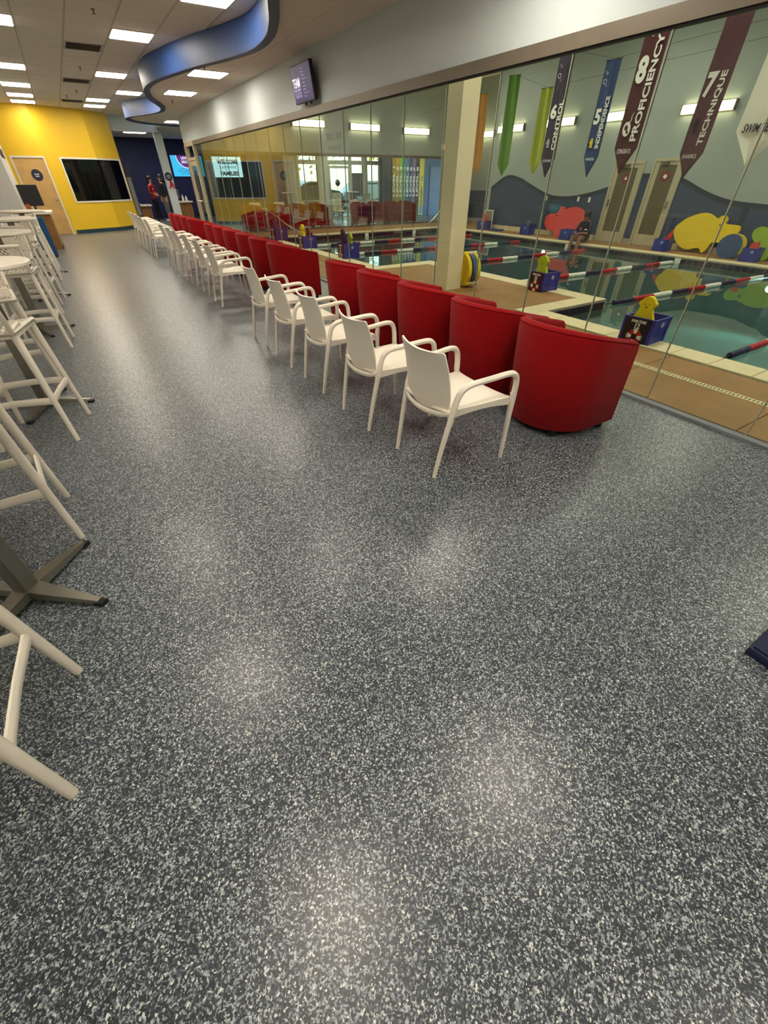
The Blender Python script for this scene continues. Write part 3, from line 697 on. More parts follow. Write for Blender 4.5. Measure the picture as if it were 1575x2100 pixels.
# ================================================================== BAR STOOLS
def lattice(name, S, nu, nv, th, parent):
    """open diamond mesh over the surface S(u, v): two families of thin bars crossing"""
    b = MB()
    def bar(pts): b.tube(pts, th/2, 4, cap=False)
    for fam in (1, -1):
        for k in range(-nv, nu+nv+1):
            pts = []
            for q in range(0, 2*nv+1):
                v = q/(2*nv); u = (k+fam*v*nv+(0 if fam == 1 else nv))/nu if fam == 1 else (k-v*nv+nv)/nu
                if -1e-6 <= u <= 1+1e-6: pts.append(S(min(1, max(0, u)), v))
            if len(pts) > 1: bar(pts)
    return b.build(name, M_PLAST, parent)
def make_stool(label, group):
    t = thing('bar_stool', label, 'bar stool', (0, 0, 0), 0, group)
    A, B_ = .235, .175
    def leg_at(sx, sy, z): k = z/.73; return Vector((sx*(A+(B_-A)*k), sy*(A+(B_-A)*k), z))
    for sx in (-1, 1):
        for sy in (-1, 1):
            MB().tube([leg_at(sx, sy, z) for z in (0, .25, .5, .73)], [.0165, .019, .022, .025], 10).build('leg', M_PLAST, t)
    for a, c2 in (((-1, -1), (1, -1)), ((1, -1), (1, 1)), ((1, 1), (-1, 1)), ((-1, 1), (-1, -1))):
        p = leg_at(*a, .30); q = leg_at(*c2, .30); m_ = (p+q)/2+Vector((0, 0, .012))
        MB().tube([p, p*.9+q*.1+Vector((0, 0, .004)), m_, p*.1+q*.9+Vector((0, 0, .004)), q], [.03, .025, .023, .025, .03], 8, flat=.42).build('footrest_bar', M_PLAST, t)
    def seat(u, v):
        x = .21-.42*v; y = (-.2+.4*u)*(1-.08*v)
        return Vector((x, y, .752-.018*math.sin(PI*u)*math.sin(PI*min(1, v*1.1))-(.03*(1-v/.12)**2 if v < .12 else 0)))
    def back(u, v):
        return Vector((-.21-.012*math.sin(PI*v/2)-.075*v-.03*(1-(2*u-1)**2), (-.184+.368*u)*(1+.05*v), .757+.235*v))
    lattice('seat', seat, 11, 11, .013, t); lattice('backrest', back, 11, 6, .013, t)
    rim = [seat(0, k/8) for k in range(9)]+[back(0, k/6) for k in range(1, 7)]
    rim2 = [seat(1, k/8) for k in range(9)]+[back(1, k/6) for k in range(1, 7)]
    top = [back(k/10, 1) for k in range(11)]; fr = [seat(k/10, 0) for k in range(11)]
    loop = fr+rim2[1:]+top[::-1][1:]+rim[::-1][1:]
    MB().tube(loop, .0135, 8, flat=1.25).build('rim', M_PLAST, t)
    MB().tube([seat(k/8, .98) for k in range(9)], .012, 6).box(-.19, .19, -.19, -.15, .715, .738).box(-.19, .19, .15, .19, .715, .738).box(-.19, -.15, -.15, .15, .715, .738).box(.15, .19, -.15, .15, .715, .738).build('seat_frame', M_PLAST, t)
    for s in (-1, 1):                                       # small side wings with a hole where the back meets the seat
        MB().tube([(-.20, .186*s, .77), (-.1, .2*s, .79), (-.07, .198*s, .77), (-.12, .19*s, .757)], .008, 6).build('side_wing', M_PLAST, t)
    return seal(t)
grp = 'white mesh bar stools at the tall round tables'
st0 = make_stool('white mesh bar stool in front of the first tall table, cropped by the frame', grp)
TBL = [(-.74, 1.89), (-.71, 4.30), (-.79, 6.92), (-.80, 9.25), (-.78, 11.6)]
st0.location = (-.83, 1.13, 0); st0.rotation_euler = (0, 0, PI/2-.06)
def stool(x, y, rz, label): copy_tree(st0, (x, y, 0), rz, label)
stool(-.80, 2.44, -PI/2+.13, 'white mesh bar stool behind the first tall table')
stool(-.70, 3.75, PI/2-.2, 'white mesh bar stool on the near side of the second tall table')
stool(-.85, 4.98, -PI/2+.1, 'white mesh bar stool on the far side of the second tall table')
stool(-.72, 6.25, PI/2-.06, 'white mesh bar stool on the near side of the third tall table')
stool(-.80, 7.62, -PI/2, 'white mesh bar stool on the far side of the third tall table')
stool(-.78, 8.72, PI/2-.1, 'white mesh bar stool on the near side of the fourth tall table')
stool(-.82, 9.95, -PI/2, 'white mesh bar stool on the far side of the fourth tall table')
stool(-.80, 11.0, PI/2, 'white mesh bar stool on the near side of the fifth tall table')
stool(-.82, 12.3, -PI/2, 'white mesh bar stool on the far side of the fifth tall table')

# ================================================================== TALL ROUND TABLES
def make_table(label, group):
    t = thing('bar_table', label, 'table', (0, 0, 0), 0, group)
    MB().lathe([(0, 1.022), (.335, 1.022), (.348, 1.028), (.348, 1.045), (.343, 1.05), (0, 1.05)], 40).build('tabletop', M_PLAST, t)
    MB().rbox(-.035, .035, -.035, .035, .07, 1.022, .004, 1).build('column', M_PEWTER, t)
    MB().rbox(-.14, .14, -.14, .14, 1.005, 1.022, .003, 1).build('top_plate', M_BLACK, t)
    for k in range(4):
        a = k*PI/2; c, s = math.cos(a), math.sin(a); R = lambda x, y, z: (x*c-y*s, x*s+y*c, z)
        P = [R(.02, -.045, .035), R(.02, .045, .035), R(.34, .016, .014), R(.34, -.016, .014), R(.02, -.038, .075), R(.02, .038, .075), R(.34, .012, .03), R(.34, -.012, .03)]
        arm = MB().add(P, [(0, 1, 2, 3), (4, 7, 6, 5), (0, 4, 5, 1), (1, 5, 6, 2), (2, 6, 7, 3), (3, 7, 4, 0)]).build('base_arm', M_PEWTER, t, False)
        MB().add([R(x, y, z) for x, y, z in ((.315, -.02, 0), (.36, -.02, 0), (.36, .02, 0), (.315, .02, 0), (.315, -.017, .02), (.36, -.017, .02), (.36, .017, .02), (.315, .017, .02))],
                 [(0, 3, 2, 1), (4, 5, 6, 7), (0, 1, 5, 4), (1, 2, 6, 5), (2, 3, 7, 6), (3, 0, 4, 7)]).build('foot_tip', M_BLACK, arm, False)
    return seal(t)
grp = 'tall round white tables'
ta0 = make_table('tall white round table, first of the row, only its steel foot in view', grp)
ta0.location = (*TBL[0], 0); ta0.rotation_euler = (0, 0, -.68)
for k, (x, y) in enumerate(TBL[1:], 1):
    copy_tree(ta0, (x, y, 0), [.0, -.35, .3, -.2, .5][k], 'tall white round table, %s of the row' % ORD[k])
copy_tree(ta0, (10.95, 20.3, 0), .4, 'tall round table in front of the glazed entrance doors', 'far tall tables')
copy_tree(ta0, (8.3, 20.9, 0), .2, 'tall round table far off beside the entrance, seen through two glass walls', 'far tall tables')
for k, (x, y) in enumerate(((11.6, 20.35), (10.3, 20.5))):
    copy_tree(st0, (x, y, 0), PI/2+2.6*k, ['white mesh bar stool by the entrance doors, on the banner side of its table', 'white mesh bar stool by the entrance doors, on the reception side of its table'][k], 'far white stools')

# ================================================================== SCREENS
t = thing('wall_screen', 'dark purple screen tilted out from the pale wall above the glass', 'screen', (3.60, 8.06, 2.60), 0)
tm = Matrix.Translation((3.60, 8.06, 2.60)) @ Matrix.Rotation(math.radians(-8), 4, 'Y')
WM[t.name] = tm; t.rotation_euler = (0, math.radians(-8), 0)
MB().rbox(-.008, .045, -.36, .36, -.205, .205, .006, 1).build('housing', M_BLACK, t)
MB().box(-.011, -.007, -.345, .345, -.19, .19).build('screen', E_SCR_D, t, False)
def loc_text(s, mtl, y, z, w, h, **k): text(s, 'screen_text', mtl, t, (-.012, y, z), (0, -1, 0), (0, 0, 1), w, h, .002, world=False, **k)
loc_text('TEAM', E_SCR_T, .20, .02, .26, .10, off=.02); loc_text('TOTS', E_SCR_L, .20, -.09, .26, .10, off=.02)
for k, (s_, ww) in enumerate([('Fun', .07), ('Gentle', .08), ('Child', .09), ('Beginner', .17), ('Water', .09), ('Lessons', .11), ('Safety', .10), ('Swimming', .17), ('Songs', .10)]):
    loc_text(s_, E_SCR_L, -.02-ww/2, .15-.036*k, ww, .018)
MB().tube([(.03, 0, 0), (.115, 0, -.02)], .03, 8).box(.02, .1, -.03, .03, -.05, .05).build('wall_bracket', M_BLACK, t, False)
MB().box(.0, .03, .02, .04, -.23, -.2).box(.0, .03, -.17, -.15, -.23, -.2).build('cable_stub', M_BLACK, t, False)

t = thing('wall_screen', 'bright cyan notice screen on the navy wall beside the grey column', 'screen', (5.65, 26.95, 1.98), 0)
MB().box(4.88, 6.36, 26.93, 26.99, 1.575, 2.385).build('housing', M_BLACK, t, False, True)
MB().box(4.9, 6.34, 26.925, 26.932, 1.595, 2.365).build('screen', E_SCR_C, t, False, True)
disc(MB(), (5.62, 26.924, 2.365), (1, 0, 0), (0, 0, 1), .44, -.001, .003, 28, 0, PI, 2*PI).build('screen_badge', E_SCR_P, t, False, True)
disc(MB(), (5.62, 26.924, 2.365), (1, 0, 0), (0, 0, 1), .47, -.001, .002, 28, .44, PI, 2*PI).build('badge_ring', E_SCR_T, t, False, True)
text('LEVEL 2', 'screen_text', E_SCR_T, t, (5.6, 26.92, 2.27), (1, 0, 0), (0, 0, 1), .44, .1, .002, .03)
text('DISCOVER', 'screen_text', E_SCR_T, t, (5.62, 26.92, 2.13), (1, 0, 0), (0, 0, 1), .5, .1, .002, .03)
for k, (s_, ww) in enumerate([('Learn to float,', .62), ('blow bubbles and have', .8), ('fun in the water!', .6)]):
    text(s_, 'screen_text', E_SCR_K, t, (5.55, 26.92, 1.88-.085*k), (1, 0, 0), (0, 0, 1), ww, .055, .002)
t = thing('wall_screen', 'pale blue welcome screen on the navy wall seen through the pool glass', 'screen', (7.5, 26.95, 1.95), 0)
MB().box(6.8, 8.26, 26.93, 26.99, 1.54, 2.37).build('housing', M_BLACK, t, False, True)
MB().box(6.82, 8.24, 26.925, 26.932, 1.56, 2.35).build('screen', E_SCR_W, t, False, True)
text('WELCOME', 'screen_text', E_SCR_K, t, (7.55, 26.92, 2.16), (1, 0, 0), (0, 0, 1), 1.06, .18, .002, .045)
text('Lynnwood', 'screen_text', emit('screen_teal_text', '#2f7f9c', .5), t, (7.56, 26.92, 1.95), (1, 0, 0), (0, 0, 1), .82, .17, .002, 0, shear=.3)
text('FAMILIES', 'screen_text', E_SCR_K, t, (7.58, 26.92, 1.71), (1, 0, 0), (0, 0, 1), .94, .17, .002, .045)

# ================================================================== POOL WALL LAMPS, EXIT SIGNS, WALL PLATES
def lamp_x(y0, y1, z, label, x=XR):
    t = thing('wall_lamp', label, 'wall lamp', (x, (y0+y1)/2, z), 0, 'long tube lamps on the pool walls'); h = (y1-y0)/2
    MB().rbox(-.09, -.02, -h, h, -.075, .085, .02, 2).build('diffuser', E_LAMP, t)
    MB().box(-.02, 0, -h, h, -.09, .1).box(-.1, 0, -h-.02, -h, -.085, .095).box(-.1, 0, h, h+.02, -.085, .095).build('housing', M_TRIM, t, False)
def lamp_y(x0, x1, z, label, y=YF-.05):
    t = thing('wall_lamp', label, 'wall lamp', ((x0+x1)/2, y, z), 0, 'long tube lamps on the pool walls'); h = (x1-x0)/2
    MB().rbox(-h, h, -.09, -.02, -.075, .085, .02, 2).build('diffuser', E_LAMP, t)
    MB().box(-h, h, -.02, 0, -.09, .1).box(-h-.02, -h, -.1, 0, -.085, .095).box(h, h+.02, -.1, 0, -.085, .095).build('housing', M_TRIM, t, False)
lamp_x(13.05, 14.2, 2.79, 'glowing tube lamp behind the green pennant'); lamp_x(11.05, 12.2, 2.81, 'glowing tube lamp behind the lime and purple pennants')
lamp_x(9.0, 10.05, 2.80, 'glowing tube lamp between the blue and maroon pennants'); lamp_x(6.74, 7.92, 2.78, 'glowing tube lamp behind the mauve pennant')
lamp_x(4.4, 5.5, 2.78, 'tube lamp past the white swim team pennant'); lamp_x(16.2, 17.2, 2.86, 'glowing tube lamp in the corner by the orange pennant', 15.3)
lamp_y(7.29, 8.46, 2.95, 'glowing tube lamp on the far pool wall, closest to the welcome screen'); lamp_y(9.49, 10.69, 2.93, 'glowing tube lamp in the middle of the far pool wall')
lamp_y(11.77, 12.95, 2.90, 'glowing tube lamp on the far pool wall next to the cream column'); lamp_y(14.0, 15.0, 2.88, 'glowing tube lamp on the far pool wall half behind the cream column')
def exit_sign(loc, facing, label):
    t = thing('exit_sign', label, 'exit sign', loc, 0, 'red exit signs')
    x, y, z = loc
    if facing == 'y':
        MB().box(x-.17, x+.17, y-.05, y, z-.1, z+.1).build('housing', M_WHITE, t, False, True)
        MB().box(x-.155, x+.155, y-.054, y-.05, z-.085, z+.085).build('face', E_EXIT, t, False, True)
        text('EXIT', 'lettering', E_SCR_T, t, (x, y-.056, z), (1, 0, 0), (0, 0, 1), .22, .1, .003, .03)
    else:
        MB().box(x-.05, x, y-.17, y+.17, z-.1, z+.1).build('housing', M_WHITE, t, False, True)
        MB().box(x-.054, x-.05, y-.155, y+.155, z-.085, z+.085).build('face', E_EXIT, t, False, True)
        text('EXIT', 'lettering', E_SCR_T, t, (x-.056, y, z), (0, -1, 0), (0, 0, 1), .22, .1, .003, .03)
exit_sign((13.85, YF-.05, 2.48), 'y', 'red lit exit sign on the far wall, glass side of the cream column')
exit_sign((15.3, 17.25, 2.45), 'x', 'red lit exit sign in the corner past the cream column')
for k, (y, z) in enumerate(((11.58, .99), (10.33, 1.0), (9.93, .99))):
    o = MB().box(-.008, 0, -.035, .035, -.06, .06).build('wall_plate', M_WHITE, smooth=False); o.location = (XR-.006, y, z)
    tag(o, 'small white wall plate on the wave band, %s from the coral hippo side' % ORD[k], 'wall plate', 'white plates on the mural')

# ================================================================== HANGING PENNANTS
def pennant(label, x, yc, wd, z_tip, z_sh, z_top, colour, rz=0., number=None, word=None, foot=None, art=None, wordh=.42, fold=.012, inkc=None, ztext=0., dark=None, wshift=0.):
    key = 'cloth_'+colour.strip('#'); mt = mat(key, colour, .75, var=.05, scale=4)
    t = thing('pennant', label, 'banner', (x, yc, z_top), rz, 'level pennants hanging over the pool'); rows = []
    H = z_top-z_tip; nz_ = 18
    zs = [0-(z_top-z_sh)*i/nz_ for i in range(nz_+1)]+[-(z_top-z_sh)-(z_sh-z_tip)*i/5 for i in range(1, 6)]
    for z in zs:
        hw = wd/2 if z >= -(z_top-z_sh)-1e-6 else max(.004, wd/2*(1-(-(z_top-z_sh)-z)/(z_sh-z_tip)))
        rows.append([(fold*math.sin(3.2*PI*(j/8)+z*1.3), hw*(1-2*j/8), z) for j in range(9)])
    MB().shell(rows, .004).build('cloth', mt, t)
    MB().tube([(0, -wd/2-.02, .0), (0, wd/2+.02, .0)], .01, 6).build('top_rod', M_CHROME, t)
    ink = inkc or M_WHITE; X = -.006-fold
    L = z_top-z_sh
    if number: text(number, 'number', ink, t, (X, wd*.20, -(L*.46)-ztext), (0, -1, 0), (0, 0, 1), wd*.42, wd*.78, .002, .045, world=False)
    if word: text(word, 'lettering', ink, t, (X, -wd*.24, -(L*(.97-wordh))-wshift), (0, 0, 1), (0, 1, 0), L*wordh*1.6, wd*.28, .002, .03, world=False)
    if foot: text(foot, 'foot_lettering', ink, t, (X, wd*.02, -(L+.03)), (0, -1, 0), (0, 0, 1), wd*.62, wd*.15, .002, .0, world=False)
    if number:
        for (dy, dz, r) in ((.22, -.10, .03), (.26, -.26, .06), (.12, -.34, .025), (.34, -.06, .02)):
            disc(MB(), (X, wd*dy, -L*.08+dz*.5*L/1.0), (0, -1, 0), (0, 0, 1), wd*r*2, 0, .002, 16, wd*r*2*.82).build('bubble_ring', ink, t, False)
    if art == 'ray':
        yy = wd*.17; zz = -L*.86
        el = [(.055*math.cos(a)*.8-.055*math.sin(a)*.5, .055*math.sin(a)*1.15+.03*math.cos(a)) for a in [2*PI*q/20 for q in range(20)]]
        MB().prism(el, lambda a, c, q: (X-q, yy-a, zz+c), 0, .002).build('ray_emblem', ink, t, False)
        MB().prism([(a*.45-.008, c*.38+.012) for a, c in el], lambda a, c, q: (X-.002-q, yy-a, zz+c), 0, .001).prism([(a*.3+.016, c*.25-.028) for a, c in el], lambda a, c, q: (X-.002-q, yy-a, zz+c), 0, .001).build('ray_marking', mt, t, False)
        MB().tube([(X-.001, yy-.01, zz+.05), (X-.001, yy-.035, zz+.08), (X-.001, yy-.03, zz+.12), (X-.001, yy-.05, zz+.15)], [.006, .005, .004, .002], 6).build('ray_tail', ink, t, False)
    if art == 'fish':
        w = wd*.55; yy = wd*.2; zz = -L*.84
        pol = [(-.5, .05), (-.3, .22), (0, .3), (.25, .2), (.45, .38), (.42, 0), (.45, -.3), (.22, -.15), (0, -.3), (-.05, -.48), (-.15, -.28), (-.4, -.15)]
        MB().prism([(c*w*.7, -a*w) for a, c in pol], lambda a, c, q: (X-q, yy-a, zz+c), 0, .002).build('fish_emblem', dark or M_INK, t, False)
    if art == 'bird':
        pol = [(-.16, .30), (-.13, .12), (-.05, .02), (.02, .06), (.1, .12), (.17, .3), (.2, .5), (.12, .62), (.0, .6), (-.08, .5)]
        MB().prism([(a, c) for a, c in pol], lambda a, c, q: (X-q, -.02-a, -L*.66+c*.62), 0, .002).build('dark_emblem', M_INK, t, False)
        text('SWIM TEAM', 'lettering', M_INK, t, (X, .0, -L+.02), (0, -1, 0), (0, 0, 1), wd*.74, .065, .002, .02, world=False, shear=.25)
    return t
pennant('maroon pennant with a large 8 and the word PROFICIENCY', 6.4, 4.33, .30, 1.55, 1.80, 3.1, '#4a1620', 0, '8', 'PROFICIENCY', 'STINGRAYS', 'ray', .44, ztext=.0, wshift=.09)
pennant('mauve pennant with a 7 and the word TECHNIQUE', 7.5, 4.06, .30, 1.50, 1.76, 3.5, '#5d3440', 0, '7', 'TECHNIQUE', 'SHARKS', 'fish', .25, ztext=.28, wshift=.06, dark=mat('plum_print', '#21182a', .7))
pennant('white pennant with a dark emblem reading SWIM TEAM', 6.0, 2.66, .42, 1.60, 1.86, 3.1, '#ece6d6', 0, None, None, None, 'bird')
pennant('blue pennant with a 5 and the word INDEPENDENCE', 9.7, 7.31, .30, 1.52, 1.84, 3.24, '#243a68', .12, '5', 'INDEPENDENCE', 'MARLINS', 'fish', .34, ztext=.14, dark=M_YFOAM)
pennant('dark purple pennant with a 6, next to the lime pennant', 9.7, 8.45, .30, 1.52, 1.84, 3.5, '#352a3c', .35, '6', 'CONTROL', 'DOLPHINS', 'fish', .30, fold=.02, ztext=.12, dark=M_POOLW)
pennant('folded green pennant, tallest of the two green ones', 10.9, 11.08, .30, 1.56, 1.80, 3.55, '#5f8a2c', .5, fold=.03)
pennant('folded lime pennant beside the dark purple one', 10.9, 9.92, .28, 1.60, 1.80, 3.20, '#a6ad36', .5, fold=.03)
pennant('folded orange pennant close to the cream column', 11.0, 12.3, .26, 1.58, 1.85, 3.34, '#c98a3c', .6, fold=.03)
for k, (pts_, lab) in enumerate([([(8.6, 17.4, 3.35), (9.7, 8.45, 3.51), (9.7, 7.31, 3.25), (9.0, -3.9, 3.4)], 'thin wire that carries the blue and purple pennants'), ([(12.6, 17.4, 3.4), (11.0, 12.3, 3.35), (10.9, 11.08, 3.56), (10.9, 9.92, 3.21), (10.6, -3.9, 3.5)], 'thin wire that carries the green and orange pennants'),
        ([(6.9, 17.4, 3.3), (6.4, 4.33, 3.11), (6.0, 2.66, 3.11), (5.6, -3.9, 3.2)], 'thin wire that carries the maroon and white pennants'), ([(7.9, 17.4, 3.5), (7.5, 4.06, 3.51), (7.3, -3.9, 3.5)], 'thin wire that carries the mauve pennant')]):
    tag(MB().tube(pts_, .0025, 5).build('hanging_wire', M_GASK), lab, 'wire', 'wires over the pool')

# ================================================================== LANE ROPES
SEQ = [('navy', M_NAVYF), ('red', M_REDF), ('white', M_WHTF)]
def lane_rope(x0, y, label, first=0, seglen=.55, cord_from=None, y1=None):
    y1 = y if y1 is None else y1
    t = thing('lane_rope', label, 'lane rope', (x0, y, -.10), 0, 'floating lane ropes'); L = PX3-.05-x0; ang = math.atan2(y1-y, L)
    RX = Matrix.Rotation(ang, 4, 'Z') @ Matrix.Rotation(PI/2, 4, 'Y')
    MB().tube([((cord_from if cord_from else x0)-x0, 0, .0), (L, y1-y, 0)], .008, 6).build('cord', M_BLACK, t)
    x = .06; k = first
    cache = {}
    while x < L-.15:
        sl = min(seglen, L-.1-x); n_d = max(2, int(sl/.058)); key = (n_d, k % 3)
        if key in cache:
            o = bpy.data.objects.new('float_section', cache[key]); C.objects.link(o); o.parent = t
        else:
            b = MB()
            for q in range(n_d): b.lathe([(.015, -.027), (.035, -.022), (.041, 0), (.035, .022), (.015, .027)], 10, Matrix.Translation((0, 0, q*.058+.028)))
            o = b.build('float_section', SEQ[k % 3][1], t); cache[key] = o.data
        o.matrix_local = Matrix.Translation((x*math.cos(ang), x*math.sin(ang), 0)) @ RX
        x += n_d*.058; k += 1
lane_rope(5.9, 1.95, 'red white and navy lane rope running behind the swim zone 12 crate', 0, .5, 5.42)
lane_rope(7.1, 4.28, 'lane rope from the corner of the coping step', 0, .55, 6.83, 4.0)
lane_rope(6.9, 6.35, 'lane rope behind the swim zone 10 crate', 2, .55, None, 6.1)
lane_rope(6.9, 8.8, 'lane rope starting behind the cream column', 1, .55, None, 8.65)
lane_rope(5.45, 11.6, 'lane rope at the crate with the dark foam board', 1, .55, None, 11.1)
lane_rope(5.45, 13.7, 'farthest lane rope, at the crate with the yellow foam figure', 1, .55, None, 13.45)
for k, (loc, lab) in enumerate((((PX3-.02, 10.2, -.32), 'glowing underwater lamp below the seated swimmer'), ((PX3-.02, 3.95, -.36), 'glowing underwater lamp under the end of the lane rope, below the green hippo'))):
    t = thing('underwater_lamp', lab, 'pool lamp', loc, 0, 'underwater pool lamps'); mm = Matrix.Rotation(-PI/2, 4, 'Y')
    MB().lathe([(.0, 0.02), (.06, .015), (.075, 0), (0, 0)], 20, mm).build('lens', E_UW, t)
    MB().torus(.08, .015, mm, 20, 6).build('ring', M_CHROME, t)
    L = bpy.data.lights.new('underwater_light', 'SPOT'); L.energy = 60; L.color = (.55, 1, .95); L.spot_size = 2.4; L.spot_blend = .6; L.shadow_soft_size = .08
    lo = bpy.data.objects.new('underwater_light', L); C.objects.link(lo); lo.location = (loc[0]-.08, loc[1], loc[2]); lo.rotation_euler = (0, PI/2-.25, 0)

# ================================================================== CRATES AND FOAM TOYS AT THE POOL EDGE
M_CARD_N = mat('card_navy', '#0d1020', .5); M_CARD_M = mat('card_maroon', '#220a0c', .5); M_LRED = mat('print_red', '#b0161c', .5)
def crate(label, loc, rz, sz=.36, h=.27, num=None, card=None, mt=None, turned=False):
    """open lattice crate; its card hangs on local -x, its long plain side on local -y"""
    mt = mt or M_CRATE
    t = thing('crate', label, 'crate', loc, rz, 'plastic crates around the pool')
    a = sz/2; b0 = a-.025
    b = MB()
    for s in (-1, 1):
        b.box(-a, a, s*a-.006, s*a+.006, .0, .05); b.box(-a, a, s*a-.006, s*a+.006, h-.04, h)
        b.box(s*a-.006, s*a+.006, -a, a, 0, .05); b.box(s*a-.006, s*a+.006, -a, a, h-.04, h)
        b.box(-a, a, s*a-.004, s*a+.003, .05, h-.04); b.box(s*a-.004, s*a+.003, -a, a, .05, h-.04)
        for q in (-1, 1):
            b.box(s*a-.03 if s > 0 else -a-.008, s*a+.008 if s > 0 else -a+.03, q*a-.012, q*a+.012, 0, h)
    b.box(-a-.012, a+.012, -a-.012, -a+.008, h-.012, h+.004).box(-a-.012, a+.012, a-.008, a+.012, h-.012, h+.004).box(-a-.012, -a+.008, -a+.008, a-.008, h-.012, h+.004).box(a-.008, a+.012, -a+.008, a-.008, h-.012, h+.004)
    b.build('body', mt, t, False)
    MB().box(-a, a, -a, a, .004, .016).build('floor_panel', mt, t, False)
    r = MB()                                                # raised diamond ribs on the plain sides
    for s in (-1, 1):
        for k in range(-3, 6):
            for fam in (1, -1):
                p = Vector((-.13+k*.06, s*(a+.004), .06)); q = p+Vector((fam*.09, 0, .12))
                p.x = max(-.13, min(.13, p.x)); q.x = max(-.13, min(.13, q.x))
                if (p-q).length > .06: r.tube([p, q], .004, 4)
    r.build('ribs', mt, t, False)
    for s in (-1, 1): disc(MB(), (.02, s*(a+.004), h*.74), (-s*1., 0, 0), (0, 0, 1), .03, -.004, .004, 16).build('side_emblem', mat('crate_emblem', '#9aa0c8', .5), t, False)
    if card:
        cm = M_CARD_N if card == 'n' else M_CARD_M
        X = -a-.016
        MB().box(X, X+.006, -a+.035, a-.02, .0, h+.0).build('card', cm, t, False)
        if num:
            text('SWIM ZONE', 'card_lettering', M_WHITE, t, (X-.001, 0, h*.86), (0, -1, 0), (0, 0, 1), .17, .03, .002, .03, world=False)
            text(num, 'card_number', M_WHITE, t, (X-.001, 0, h*.67), (0, -1, 0), (0, 0, 1), .055, .058, .002, .03, world=False)
        c = Vector((X-.001, 0, h*.24))
        for k in range(4):
            a0 = PI/4+k*PI/2+.0
            disc(MB(), c, (0, -1, 0), (0, 0, 1), .082, -.0005, .002, 6, .034, a0-.42, a0+.42).build('ring_band', M_LRED, t, False)
            disc(MB(), c, (0, -1, 0), (0, 0, 1), .078, -.0005, .002, 6, .034, a0+.46, a0+PI/2-.46).build('ring_gap', M_WHITE, t, False)
            disc(MB(), c, (0, -1, 0), (0, 0, 1), .09, -.0005, .002, 8, .085, a0+.46, a0+PI/2-.46).build('ring_edge', M_WHITE, t, False)
    return t
def bear(label, loc, rz, mt, s=1.0, tilt=0.):
    """flat foam figure with round head, small ears and wide body"""
    t = thing('foam_float', label, 'pool toy', loc, rz, 'foam pool toys')
    pol = [(-.115, 0), (-.12, .06), (-.095, .12), (-.07, .17), (-.066, .21), (-.082, .225), (-.084, .25), (-.068, .262), (-.045, .29), (0, .305), (.045, .29), (.068, .262), (.084, .25), (.082, .225), (.066, .21), (.07, .17), (.095, .12), (.12, .06), (.115, 0)]
    pol = [(p.x*s, p.y*s) for p in smooth_path([(a, b, 0) for a, b in pol], 3)]
    R = Matrix.Rotation(tilt, 3, 'Y')
    fn = lambda a, c, q: tuple(R @ Vector((q, -a, c)))
    MB().prism(pol, fn, -.025, .025).build('body', mt, t, True, False, 50)
    for dx, dz, r in ((-.022, .232, .007), (.022, .232, .007), (0, .208, .010)):
        MB().ball(fn(dx*s, dz*s, -.025), r*s, .4, 1, 1, 8, 6).build('face_dot', mat('face_print', '#7a6a10', .7), t)
    return t
crate('blue SWIM ZONE 12 crate with a navy card by the first tub chair', (5.275, 2.67, .012), .05, .34, .26, '12', 'n')
bear('yellow foam figure standing in the swim zone 12 crate', (5.19, 2.68, .14), .05, M_YFOAM, 1.12, .0)
crate('blue SWIM ZONE 10 crate with a maroon card near the coping corner', (6.52, 5.27, .012), -.06, .34, .27, '10', 'm')
bear('lime foam figure standing in the swim zone 10 crate', (6.44, 5.28, .12), -.06, M_LFOAM, 1.3, .0)
crate('blue crate with a tall dark foam board, by the pool steps of the near coping', (5.42, 10.3, .012), -.1, .38, .30, '8', 'm')
o = thing('foam_float', 'tall dark navy foam board leaning in the crate', 'pool toy', (5.37, 10.32, .06), 0, 'foam pool toys')
MB().prism([(p.x, p.y) for p in smooth_path([(-.1, 0, 0), (-.11, .3, 0), (-.08, .48, 0), (0, .53, 0), (.08, .48, 0), (.11, .3, 0), (.1, 0, 0)], 4)], lambda a, c, q: (q-.15*c, -a, c), -.02, .02).build('board', M_NCRATE, o)
bear('yellow foam figure behind the dark foam board', (5.48, 10.30, .10), -.1, M_LFOAM, 1.3)
crate('blue crate with the yellow foam figure, middle of the three beyond the red chairs', (5.34, 12.55, .012), -.05, .38, .28, '6', 'n')
bear('yellow foam figure leaning in the middle crate beyond the red chairs', (5.22, 12.55, .12), -.05, M_YFOAM, 1.4)
o = thing('foam_float', 'dark red foam wedge sticking out of the middle crate', 'pool toy', (5.42, 12.55, .06), 0, 'foam pool toys')
MB().prism([(-.10, 0), (.07, 0), (.07, .27), (.02, .31), (-.08, .42)], lambda a, c, q: (a, q, c), -.03, .03).build('wedge', mat('dark_red_foam', '#6a1518', .7), o, False)
crate('dark blue crate with a purple foam shape, farthest of the three beyond the red chairs', (5.34, 14.75, .012), .05, .38, .32, '4', 'n', mat('indigo_crate', '#2a2766', .45))
bear('dark purple foam figure in the farthest crate beyond the red chairs', (5.26, 14.75, .14), .05, mat('indigo_foam', '#35335f', .7), 1.4)
o = thing('swim_ring', 'dark swim ring lying on the deck by the farthest crate', 'swim ring', (4.85, 14.8, .045), 0, 'foam pool toys')
MB().torus(.2, .045, Matrix.Identity(4), 28, 8).build('ring', M_NCRATE, o)
